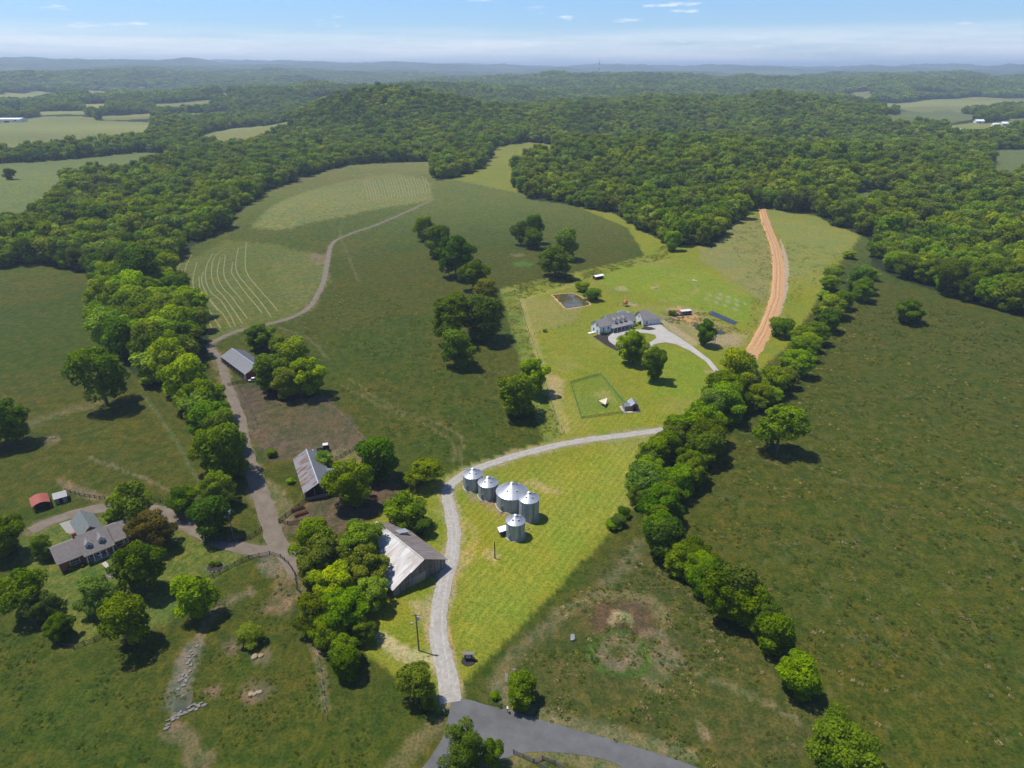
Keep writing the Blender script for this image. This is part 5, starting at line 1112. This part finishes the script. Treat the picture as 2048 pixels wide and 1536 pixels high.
for i in range(5): m = MB(); x_ = .1 + i * (W - .8) / 4; m.box(x_, x_ + .6, .3 + .2 * (i % 2), 2.5, .8, 1.5 + .3 * (i % 3) * .6); m.build('crate', 'red_wood' if i % 2 else 'grey_boards', r)
for x_ in (W * .32, W * .98):
    for y_ in (.2, 2.8): m = MB(); m.box(x_ - .06, x_ + .02, y_ - .05, y_ + .05, .8, 2.1); m.build('upright', 'grey_post', r)
for x_ in (W * .2, W * .8):
    for y_ in (.0, 3.0): m = MB(); m.tube([(x_, y_ - .12, .35), (x_, y_ + .12, .35)], .38, 12); m.build('wheel', 'rubber', r)
for (pts, lab) in (([(1416, 628), (1424, 622), (1476, 645), (1468, 650)], 'long black plastic mulch strip beside the upper lawn'), ([(1384, 652), (1392, 646), (1452, 665), (1441, 670)], 'black plastic mulch strip passing behind the oval tree')):
    o = drape_poly('plastic_strip', Gp(pts), 'black_plastic', .16, 1.5); tag(o, lab, 'plastic sheet')
def heap(px, py, n, sz, mat, name, label, cat, hgt_=.5):
    P = G(px, py); r = thing(name, label, cat, P)
    for i in range(n):
        a = random.uniform(0, 6.28); q = sz * math.sqrt(random.random()); x_, y_ = math.cos(a) * q, math.sin(a) * q * .8; s = random.uniform(.5, 1) * hgt_
        bm = bmesh.new(); bmesh.ops.create_icosphere(bm, subdivisions=2, radius=s)
        for v in bm.verts: v.co = Vector((v.co.x * random.uniform(1.1, 1.3), v.co.y * 1.15, v.co.z * .7)) + Vector((x_, y_, s * .3)) + Vector([random.uniform(-.12, .12) * s for _ in range(3)])
        me = D.meshes.new('stone'); bm.to_mesh(me); bm.free(); link('lump', me, mat, r)
    return r
heap(1388, 561, 6, 1.6, 'light_canvas', 'white_heap', 'scatter of small white bundles on the upper lawn', 'bundles', .5)
heap(1310, 577, 8, 1.8, 'tan_dirt', 'dirt_mound', 'low pale dirt mound in the middle of the upper lawn', 'mound', .6)
heap(1348, 640, 5, 1.6, 'stone', 'rubble_pile', 'grey rubble pile beside the tan drive edge', 'rubble', .7)
heap(605, 1107, 9, 2.2, 'stone', 'rock_pile', 'pile of pale rocks beside the end of the farm lane', 'rocks', .6)
heap(1145, 563, 4, .8, 'dark_inside', 'stump', 'dark stump on the fence line left of the pond shrub', 'stump', .7)
heap(1240, 1236, 7, 1.2, 'straw', 'hay_remains', 'pale hay remains in the middle of the dark feeding patch', 'hay', .45)
heap(516, 1314, 4, 1.0, 'tan_dirt', 'mineral_mound', 'reddish dug up mound in the left pasture', 'mound', .6)
heap(512, 1384, 4, 1.2, 'tan_dirt', 'dug_mound', 'brown dug up mound below the reddish one', 'mound', .55)
heap(105, 877, 4, .9, 'stone', 'boulders', 'boulders on the bare spot of the upper left paddock', 'rocks', .6)
# limestone ledge along the ditch: each slab its own piece
r = thing('stone_ledge', 'broken limestone ledge below the muddy pool', 'stones', G(365, 1432)); o0 = Vector(r.location)
for i in range(34):
    u = i / 33; px = 330 + 78 * u + random.uniform(-4, 4); py = 1452 - 42 * u - 8 * math.sin(u * 3) + random.uniform(-5, 6); q = G(px, py) - o0
    sx, sy, sz = random.uniform(.4, 1.1), random.uniform(.25, .6), random.uniform(.12, .3); bm = bmesh.new(); bmesh.ops.create_cube(bm, size=1)
    for v in bm.verts: v.co = Vector((v.co.x * sx * random.uniform(.75, 1.1), v.co.y * sy * random.uniform(.75, 1.1), v.co.z * sz))
    me = D.meshes.new('slab'); bm.to_mesh(me); bm.free(); o = link('slab', me, 'stone', r); o.location = q + Vector((0, 0, .12)); o.rotation_euler = (random.uniform(-.15, .15), random.uniform(-.15, .15), .5 + random.uniform(-.4, .4))
r = thing('ditch_stones', 'flat stones strewn along the dry ditch', 'stones', G(378, 1320)); o0 = Vector(r.location)
for i in range(26):
    u = random.random(); q = G(390 - 30 * u + random.uniform(-9, 9), 1290 + 90 * u) - o0; s = random.uniform(.25, .8); bm = bmesh.new(); bmesh.ops.create_cube(bm, size=1)
    for v in bm.verts: v.co = Vector((v.co.x * s * random.uniform(.7, 1.2), v.co.y * s * random.uniform(.6, 1), v.co.z * .22))
    me = D.meshes.new('slab'); bm.to_mesh(me); bm.free(); o = link('slab', me, 'stone', r); o.location = q + Vector((0, 0, .1)); o.rotation_euler = (random.uniform(-.15, .15), random.uniform(-.15, .15), random.uniform(0, 3))

# ---------------------------------------------------------------- hay windrows
def windrow(pts, wd, ht, label, group, step=2.0):
    ln = smoothline(Gp(pts), step); n = len(ln); T = np.gradient(ln, axis=0); T /= np.linalg.norm(T, axis=1)[:, None] + 1e-9; N = np.stack([-T[:, 1], T[:, 0]], 1); V = []
    for u, z in ((-.5, .02), (-.22, .8), (.22, .85), (.5, .02)):
        jw = 1 + (RNG.random(n) - .5) * .7; p = ln + N * (u * wd * jw)[:, None]; V.append(np.column_stack([p, hgt(p[:, 0], p[:, 1]) + z * ht * (.6 + .6 * RNG.random(n)) + .02]))
    V = np.concatenate(V); F_ = [(j * n + i, (j + 1) * n + i, (j + 1) * n + i + 1, j * n + i + 1)[::-1] for j in range(3) for i in range(n - 1)]
    o = link('hay_windrow', mesh_from('hay_windrow', V, F_), 'straw'); return tag(o, label, 'hay row', group)
zx = lambda q: [(300 + x * .1953, 460 + y * .1953) for x, y in q]
WQ = sorted(([(985, 130), (975, 350), (1010, 470), (1130, 620), (1230, 730), (1310, 830)], [(905, 180), (880, 330), (900, 450), (1000, 580), (1120, 720), (1200, 830), (1240, 890)],
          [(775, 250), (755, 430), (800, 550), (900, 670), (960, 740)], [(720, 280), (690, 430), (730, 570), (830, 680), (920, 800), (1000, 910)],
          [(770, 190), (660, 280), (630, 420), (660, 570), (760, 690), (870, 840), (950, 960)], [(640, 240), (580, 370), (570, 500), (620, 630), (730, 730), (820, 870), (880, 990)],
          [(545, 430), (530, 520), (580, 650), (680, 790), (760, 880), (830, 1000)], [(480, 330), (445, 470), (450, 600), (540, 730), (630, 860)], [(430, 250), (370, 370), (335, 500)],
          [(385, 480), (390, 610), (460, 690)], [(310, 330), (265, 480), (270, 640)], [(500, 480), (520, 610), (640, 760), (700, 830)], [(330, 400), (308, 540), (320, 640)],
          [(860, 480), (960, 620), (1060, 740), (1150, 850)], [(530, 810), (600, 940), (640, 1010)], [(610, 830), (700, 970), (730, 1010)], [(850, 330), (835, 430), (860, 480)]), key=lambda q: sum(p[0] for p in q) / len(q))
for q in WQ:
    windrow(zx(q), .7, .22, ORD[WQ.index(q)] + ' curving pale hay row from the wooded strip in the mown field', 'hay rows in the mown field')
for i in range(22):
    x = 734 + i * 5.9; y0 = 362 - i * .4 + random.uniform(-3, 3); y1 = 404 - i * .75 + random.uniform(-2, 2)
    windrow([(x - 8, y0), (x - 1, (y0 + y1) / 2), (x + 3, y1)], 0.8, .25, ORD[i] + ' short straight hay row from the left at the top of the pasture', 'hay rows at the top of the pasture', 4)

# ---------------------------------------------------------------- fences
def fence(pix, label, rails=3, h=1.25, step=2.4, mat='fence_boards', pm_='fence_boards', post=.14, rail=.14, cat='fence'):
    pts = [G(*p) for p in pix]; o0 = pts[0].copy(); r = thing('board_fence' if rails > 1 else 'wire_fence', label, cat, o0); prev = None
    pme = mesh_from('post', *(lambda m: (m.v, m.f))(MB().box(-post / 2, post / 2, -post / 2, post / 2, -.4, h + .12))); pme.materials.append(MATS[pm_])
    for i in range(len(pts) - 1):
        a, c = pts[i], pts[i + 1]; n = max(1, round((c - a).length / step))
        for j in range(n + (i == len(pts) - 2)):
            p = a.lerp(c, j / n); p.z = Z(p.x, p.y); q = p - o0; o = D.objects.new('post', pme); COL.objects.link(o); o.parent = r; o.location = q; o.rotation_euler = (random.uniform(-.04, .04), random.uniform(-.04, .04), math.atan2((c - a).y, (c - a).x))
            if prev is not None:
                if rails > 1:
                    for k in range(rails): z = h * (k + .6) / rails; m = MB(); m.beam(prev + Vector((0, 0, z)), q + Vector((0, 0, z + random.uniform(-.03, .03))), .04, rail); m.build('rail', mat, r)
                else:
                    m = MB()
                    for k in range(3): m.tube([prev + Vector((0, 0, .35 + k * .35)), q + Vector((0, 0, .35 + k * .35))], .012, 3, False)
                    m.build('wires', 'steel', r)
            prev = q
    return r
fence([(58, 1232), (85, 1262), (112, 1290), (148, 1298), (190, 1283), (222, 1262)], 'dark board fence round the lower corner of the brick house lawn')
fence([(412, 1163), (440, 1147), (470, 1131), (498, 1118), (540, 1110), (562, 1116), (578, 1130), (592, 1152)], 'dark board fence from the lawn to the end of the farm lane')
fence([(436, 1082), (470, 1085), (500, 1078), (524, 1060)], 'dark board fence inside the fork of the lanes', 3)
fence([(612, 1004), (585, 1024), (558, 1046), (576, 1050), (600, 1048)], 'board fence along the bare yard below the grey barn', 4, 1.35)
fence([(132, 983), (160, 992), (200, 998), (240, 1003), (300, 1004), (332, 1006)], 'rough dark fence behind the brick house lane', 2, 1.1, 1.8)
fence([(672, 920), (700, 905), (722, 893), (738, 884)], 'board fence between the dirt lot and the yard by the tractor', 3)
fence([(456, 772), (475, 768), (492, 766)], 'short dark gate fence at the corner of the red barn', 4)
fence([(1027, 1508), (1066, 1526), (1100, 1545)], 'weathered plank fence on the near side of the paved road', 4, 1.3, 2.4, 'grey_post', 'grey_post')
fence([(1068, 1526), (1085, 1520), (1110, 1530), (1140, 1548)], 'second weathered plank fence slanting away beside the paved road', 4, 1.3, 2.4, 'grey_post', 'grey_post')
fence([(636, 782), (680, 828), (720, 870), (738, 890)], 'wire fence down the right side of the dirt lot', 1, 1.2, 4, 'grey_post', 'grey_post', .12)
fence([(293, 790), (330, 850), (370, 915), (404, 975)], 'wire fence along the narrow green strip in the left paddock', 1, 1.2, 3, 'grey_post', 'grey_post', .12)
fence([(600, 1182), (618, 1250), (638, 1320), (648, 1390), (655, 1440)], 'wire fence beside the shaded row below the grove', 1, 1.2, 3.5, 'grey_post', 'grey_post', .12)
fence([(1038, 600), (1052, 650), (1075, 710), (1098, 790), (1112, 835), (1128, 868), (1092, 882)], 'wire fence along the weedy edge of the long lawn', 1, 1.2, 4, 'grey_post', 'grey_post', .14)
fence([(1058, 673), (1090, 663), (1130, 653), (1160, 645)], 'wire cross fence between the pond field and the lawn', 1, 1.2, 4, 'grey_post', 'grey_post', .14)
fence([(492, 880), (515, 850), (500, 815), (480, 780)], 'wire fence between farm lane and dirt lot', 1, 1.2, 4, 'grey_post', 'grey_post', .12)
fence([(1190, 565), (1240, 590), (1275, 612), (1310, 618)], 'thin wire fence from the white roofed shelter to the play tower', 1, 1.1, 4, 'grey_post', 'grey_post', .1)
fence([(590, 1152), (594, 1180), (610, 1200), (628, 1222)], 'broken board fence at the corner of the grove', 3, 1.3)

# ---------------------------------------------------------------- poles, sign and yard things
def pole(px, py, h, label, arms=True, mat='pole_wood', r0=.16):
    P = G(px, py); o = thing('utility_pole', label, 'pole', P); m = MB(); m.tube([(0, 0, -.5), (-.05, 0, h * .5), (-.12, 0, h)], [r0 * 1.15, r0, r0 * .75], 9); m.build('shaft', mat, o)
    if arms:
        m = MB(); m.tube([(.32, -.1, h * .86), (.32, -.1, h * .86 + .9)], .26, 12); m.build('transformer', 'galvanised', o)
        m = MB(); m.beam((-.95, 0, h - .35), (.75, 0, h - .35), .1, .12); m.build('crossarm', mat, o)
        for x_ in (-.85, -.1, .65): m = MB(); m.tube([(x_, 0, h - .3), (x_, 0, h - .05)], .06, 8); m.build('insulator', 'white_trim', o)
        m = MB(); m.beam((-.1, -.05, h * .72), (-1.0, -.4, h * .78), .06); m.box(-1.25, -.85, -.55, -.3, h * .76, h * .80); m.build('yard_lamp', 'galvanised', o)
    return o
pole(838, 1301, 10.5, 'tall wooden utility pole with transformer beside the gravel drive')
pole(990, 1117, 5.6, 'bare dark post standing on the mown lawn below the bins', False, 'fence_boards', .14)
pole(1428, 700, 7.2, 'grey utility pole beside the oval tree', True, 'grey_post', .15)
pole(467, 1074, 9.0, 'pale utility pole on the grass between the lanes', True, 'grey_post', .15)
P = G(937, 1322); P.z += .02; o = thing('drive_sign', 'small framed sign with pale square panel on a dark mulch circle', 'sign', P); m = MB(); m.lathe([(1.55, -.3), (1.55, .10), (1.2, .16)], 22); m.build('mulch_ring', 'mulch', o)
for x_ in (-.75, .75): m = MB(); m.box(x_ - .1, x_ + .1, .2, .4, -.3, 1.9); m.build('post', 'fence_boards', o)
m = MB(); m.slab([(-1.25, -.15, 2.0), (1.25, -.15, 2.0), (1.25, .75, 2.0), (-1.25, .75, 2.0)], .12); m.build('roof_board', 'grey_post', o)
m = MB(); m.box(-.62, .62, .24, .32, .45, 1.75); sb = m.build('board', 'steel', o); m = MB(); m.box(-.45, .45, .21, .235, .6, 1.5); m.build('pale_panel', 'light_canvas', sb); m = MB(); m.box(-.22, .22, .185, .205, .82, 1.28); m.build('grey_centre', 'door_grey', sb)
# tractor in the dirt lot
P = G(648, 902); r = thing('tractor', 'dark green tractor with pale cab roof parked in the dirt lot', 'tractor', P, .25)
m = MB(); m.box(-2.2, .1, -.42, .42, .8, 1.55); m.box(-2.25, -2.0, -.35, .35, .7, 1.45); m.build('hood', 'machine_green', r)
m = MB(); m.box(-.3, 1.5, -.65, .65, .7, 1.2); m.build('chassis', 'machine_green', r)
m = MB(); m.box(0, 1.35, -.7, .7, 1.2, 2.4); m.build('cab_glass', 'window_glass', r)
for x_ in (0, 1.35):
    for y_ in (-.7, .7): m = MB(); m.box(x_ - .06, x_ + .06, y_ - .06, y_ + .06, 1.1, 2.45); m.build('cab_post', 'machine_green', r)
m = MB(); m.box(-.2, 1.55, -.85, .85, 2.42, 2.58); m.build('cab_roof', 'light_canvas', r)
for x_, y_, rr_, ww in ((1.0, -.95, .85, .42), (1.0, .95, .85, .42), (-1.7, -.75, .52, .3), (-1.7, .75, .52, .3)):
    m = MB(); m.tube([(x_, y_ - ww / 2, rr_), (x_, y_ + ww / 2, rr_)], rr_, 20); wv_ = m.build('wheel', 'rubber', r); m = MB(); m.tube([(x_, y_ - ww / 2 - .03, rr_), (x_, y_ + ww / 2 + .03, rr_)], rr_ * .5, 14); m.build('rim', 'machine_orange', wv_)
m = MB(); m.box(-3.9, -3.3, -.9, .9, .15, .75); m.beam((-3.4, -.6, .5), (-1.2, -.6, 1.1), .12); m.beam((-3.4, .6, .5), (-1.2, .6, 1.1), .12); m.build('front_loader', 'steel', r)
m = MB(); m.tube([(-1.4, .2, 1.5), (-1.4, .2, 2.5)], .05, 6); m.build('exhaust', 'steel', r)
P = G(505, 763); r = thing('farm_truck', 'white utility vehicle parked at the red end of the red barn', 'vehicle', P, .3)
m = MB(); m.box(-1.6, 1.6, -.75, .75, .45, .95); m.build('body', 'white_trim', r); m = MB(); m.raw([(-.5, -.7, .95), (1.0, -.7, .95), (1.0, .7, .95), (-.5, .7, .95), (-.2, -.6, 1.6), (.9, -.6, 1.6), (.9, .6, 1.6), (-.2, .6, 1.6)], [(0, 1, 5, 4), (1, 2, 6, 5), (2, 3, 7, 6), (3, 0, 4, 7), (4, 5, 6, 7)]); cb_ = m.build('cab', 'window_glass', r)
m = MB(); m.box(-.25, .95, -.65, .65, 1.58, 1.66); m.build('cab_roof', 'white_trim', r)
for x_ in (-1.05, 1.05):
    for y_ in (-.75, .75): m = MB(); m.tube([(x_, y_ - .12, .36), (x_, y_ + .12, .36)], .36, 14); m.build('wheel', 'rubber', r)
for px, py, lab in ((596, 1020, 'rust red feed trough against the yard fence'), (603, 1030, 'second rust red feed trough lower in the bare yard')):
    P = G(px, py); r = thing('feed_trough', lab, 'trough', P, .62); m = MB(); m.box(-2, 2, -.35, .35, .15, .25); m.build('bottom', 'rust_red_tin', r)
    for y_ in (-.35, .3): m = MB(); m.box(-2, 2, y_, y_ + .06, .2, .6); m.build('side', 'rust_red_tin', r)
    for x_ in (-1.8, 1.7): m = MB(); m.box(x_, x_ + .1, -.35, .35, -.1, .2); m.build('leg', 'grey_post', r)
P = G(1145, 1280); r = thing('mineral_feeder', 'small pale cattle feeder left of the dark feeding patch', 'feeder', P); m = MB(); m.lathe([(.5, -.1), (.5, .45), (.42, .5)], 14); m.build('tub', 'steel', r); m = MB(); m.slab([(-.5, -.1, .5), (.5, -.1, .5), (.4, .35, 1.4), (-.4, .35, 1.4)], .06); m.build('hood', 'light_canvas', r)
for px, py, a, lab in ((1013, 1356, 1.5, 'pale weathered planks lying beside the roadside bush'), (1026, 1346, 1.25, 'narrow pale board leaning on a post near the planks')):
    P = G(px, py); r = thing('plank_stack', lab, 'planks', P, a)
    for i in range(3): m = MB(); m.box(-1.3 + .1 * i, 1.3 - .12 * i, -.3 + i * .22, -.1 + i * .22, .02 + .07 * i, .1 + .07 * i); m.build('plank', 'grey_post', r)
P = G(1015, 1425); r = thing('mail_box', 'small mailbox on a post at the edge of the paved road', 'mailbox', P); m = MB(); m.box(-.06, .06, -.06, .06, -.3, 1.1); m.build('post', 'grey_post', r); m = MB(); m.box(-.14, .14, -.3, .3, 1.1, 1.4); m.build('box', 'light_canvas', r)
P = G(430, 1135); r = thing('flower_bed', 'oval flower bed ringed with pale stones on the lawn', 'flower bed', P)
for i in range(16): a = i * 2 * math.pi / 16; bm = bmesh.new(); bmesh.ops.create_icosphere(bm, subdivisions=1, radius=.28); me = D.meshes.new('stone'); bm.to_mesh(me); bm.free(); o = link('edge_stone', me, 'stone', r); o.location = (math.cos(a) * 2.4, math.sin(a) * 1.7, .08); o.scale = (1, .9, .7)
m = MB(); m.lathe([(1.9, -.2), (1.9, .08), (1.5, .14)], 18); m.build('soil', 'mulch', r)
# debris left round the bins
for px, py, s_ in ((962, 1004, 1), (968, 1008, 1), (985, 1008, 1), (1000, 1028, 1), (1055, 1062, 1)):
    P = G(px, py); r = thing('scrap_boards', 'loose boards and bricks at the foot of ' + {962: 'the leftmost bin', 968: 'the leftmost bin, nearer the second bin', 985: 'the second bin', 1000: 'the widest bin', 1055: 'the tall right bin'}[px], 'scrap', P, random.uniform(0, 3), 'scrap round the bins')
    for i in range(4): m = MB(); x_, y_ = random.uniform(-.7, .7), random.uniform(-.5, .5); m.box(x_, x_ + random.uniform(.3, 1.1), y_, y_ + .18, .0 + i * .06, .09 + i * .06); m.build('board', random.choice(('tan_boards', 'red_wood', 'concrete')), r)

# ---------------------------------------------------------------- far buildings and mast
def farhouse(px, py, w_, d_, wh_, rh_, rz, label, wm_='white_siding', rm_='galvanised_roof', name='far_house', cat='house'):
    P = G(px, py); r = thing(name, label, cat, P, rz); b = Block(r, -w_ / 2, w_ / 2, 0, d_, wh_, rh_, 'x'); b.walls(wm_); b.roof(rm_, ov=.5)
    panel(r, 'door', 'dark_inside', -w_ * .1, w_ * .1, 0, min(wh_ * .8, 3), 0, 'y', .06)
    for xc in (-w_ * .32, w_ * .32): window(r, xc, wh_ * .55, w_ * .09, wh_ * .35, 0)
    return r
for a in ((278, 303, 17, 10, 5, 8, .1, 'pale roofed barn in front of the hedgerow in the left valley', 'grey_boards', 'galvanised_roof', 'far_barn', 'barn'),
          (14, 245, 60, 30, 7, 9, .05, 'wide white farm shed at the left edge of the valley', 'white_siding', 'white_trim', 'far_shed', 'shed'),
          (102, 194, 22, 14, 5, 8, -.1, 'small white house beside the far yellow field', 'white_siding', 'white_trim', 'far_house', 'house'),
          (172, 199, 26, 12, 5, 8, .5, 'slanting pale roof below the far left ridge', 'white_siding', 'white_trim', 'far_shed', 'shed'),
          (290, 203, 24, 14, 6, 9, 0, 'little white house among trees in the left valley', 'white_siding', 'white_trim', 'far_house', 'house'),
          (506, 237, 20, 12, 5, 8, -.3, 'pale roof among the trees right of the left valley', 'white_siding', 'galvanised_roof', 'far_house', 'house'),
          (1746, 203, 36, 18, 7, 11, 0, 'dark barn with pale roof in the far right valley', 'grey_boards', 'white_trim', 'far_barn', 'barn'),
          (1960, 247, 18, 11, 5, 8, 0, 'largest white house of the hamlet in the right valley', 'white_siding', 'white_trim', 'far_house', 'house'),
          (1976, 240, 15, 10, 5, 8, .2, 'uppermost white house of the hamlet in the right valley', 'white_siding', 'galvanised_roof', 'far_house', 'house'),
          (1992, 255, 13, 10, 5, 8, -.2, 'small white house right of the hamlet road', 'white_siding', 'white_trim', 'far_house', 'house'),
          (2010, 252, 14, 11, 5, 8, .1, 'rightmost white house of the hamlet', 'white_siding', 'white_trim', 'far_house', 'house'),
          (1914, 266, 16, 9, 4, 7, .05, 'long white house left of the hamlet, on the tan lot', 'white_siding', 'white_trim', 'far_house', 'house'),
          (1970, 268, 12, 9, 4, 7, .3, 'brown roofed house where the hamlet road starts', 'white_siding', 'shingle_brown', 'far_house', 'house')):
    farhouse(*a[:7], a[7], *a[8:])
P = G(1197, 157); r = thing('radio_mast', 'tall thin red and white radio mast on the horizon', 'mast', P); dd_ = depth(P); Ht = (P.z * 0 + (157 - 122) / FPX * dd_)
for i in range(7):
    z0, z1 = Ht * i / 7, Ht * (i + 1) / 7; m = MB(); q = 2.2
    for k in range(3):
        a0, a1 = k * 2.094, (k + 1) * 2.094; p0 = Vector((math.cos(a0) * q, math.sin(a0) * q, z0)); m.beam(p0, p0 + Vector((0, 0, z1 - z0)), .9); m.beam(p0, (math.cos(a1) * q, math.sin(a1) * q, z1), .5)
    m.build('mast_section', 'tower_red' if i % 2 else 'white_trim', r)
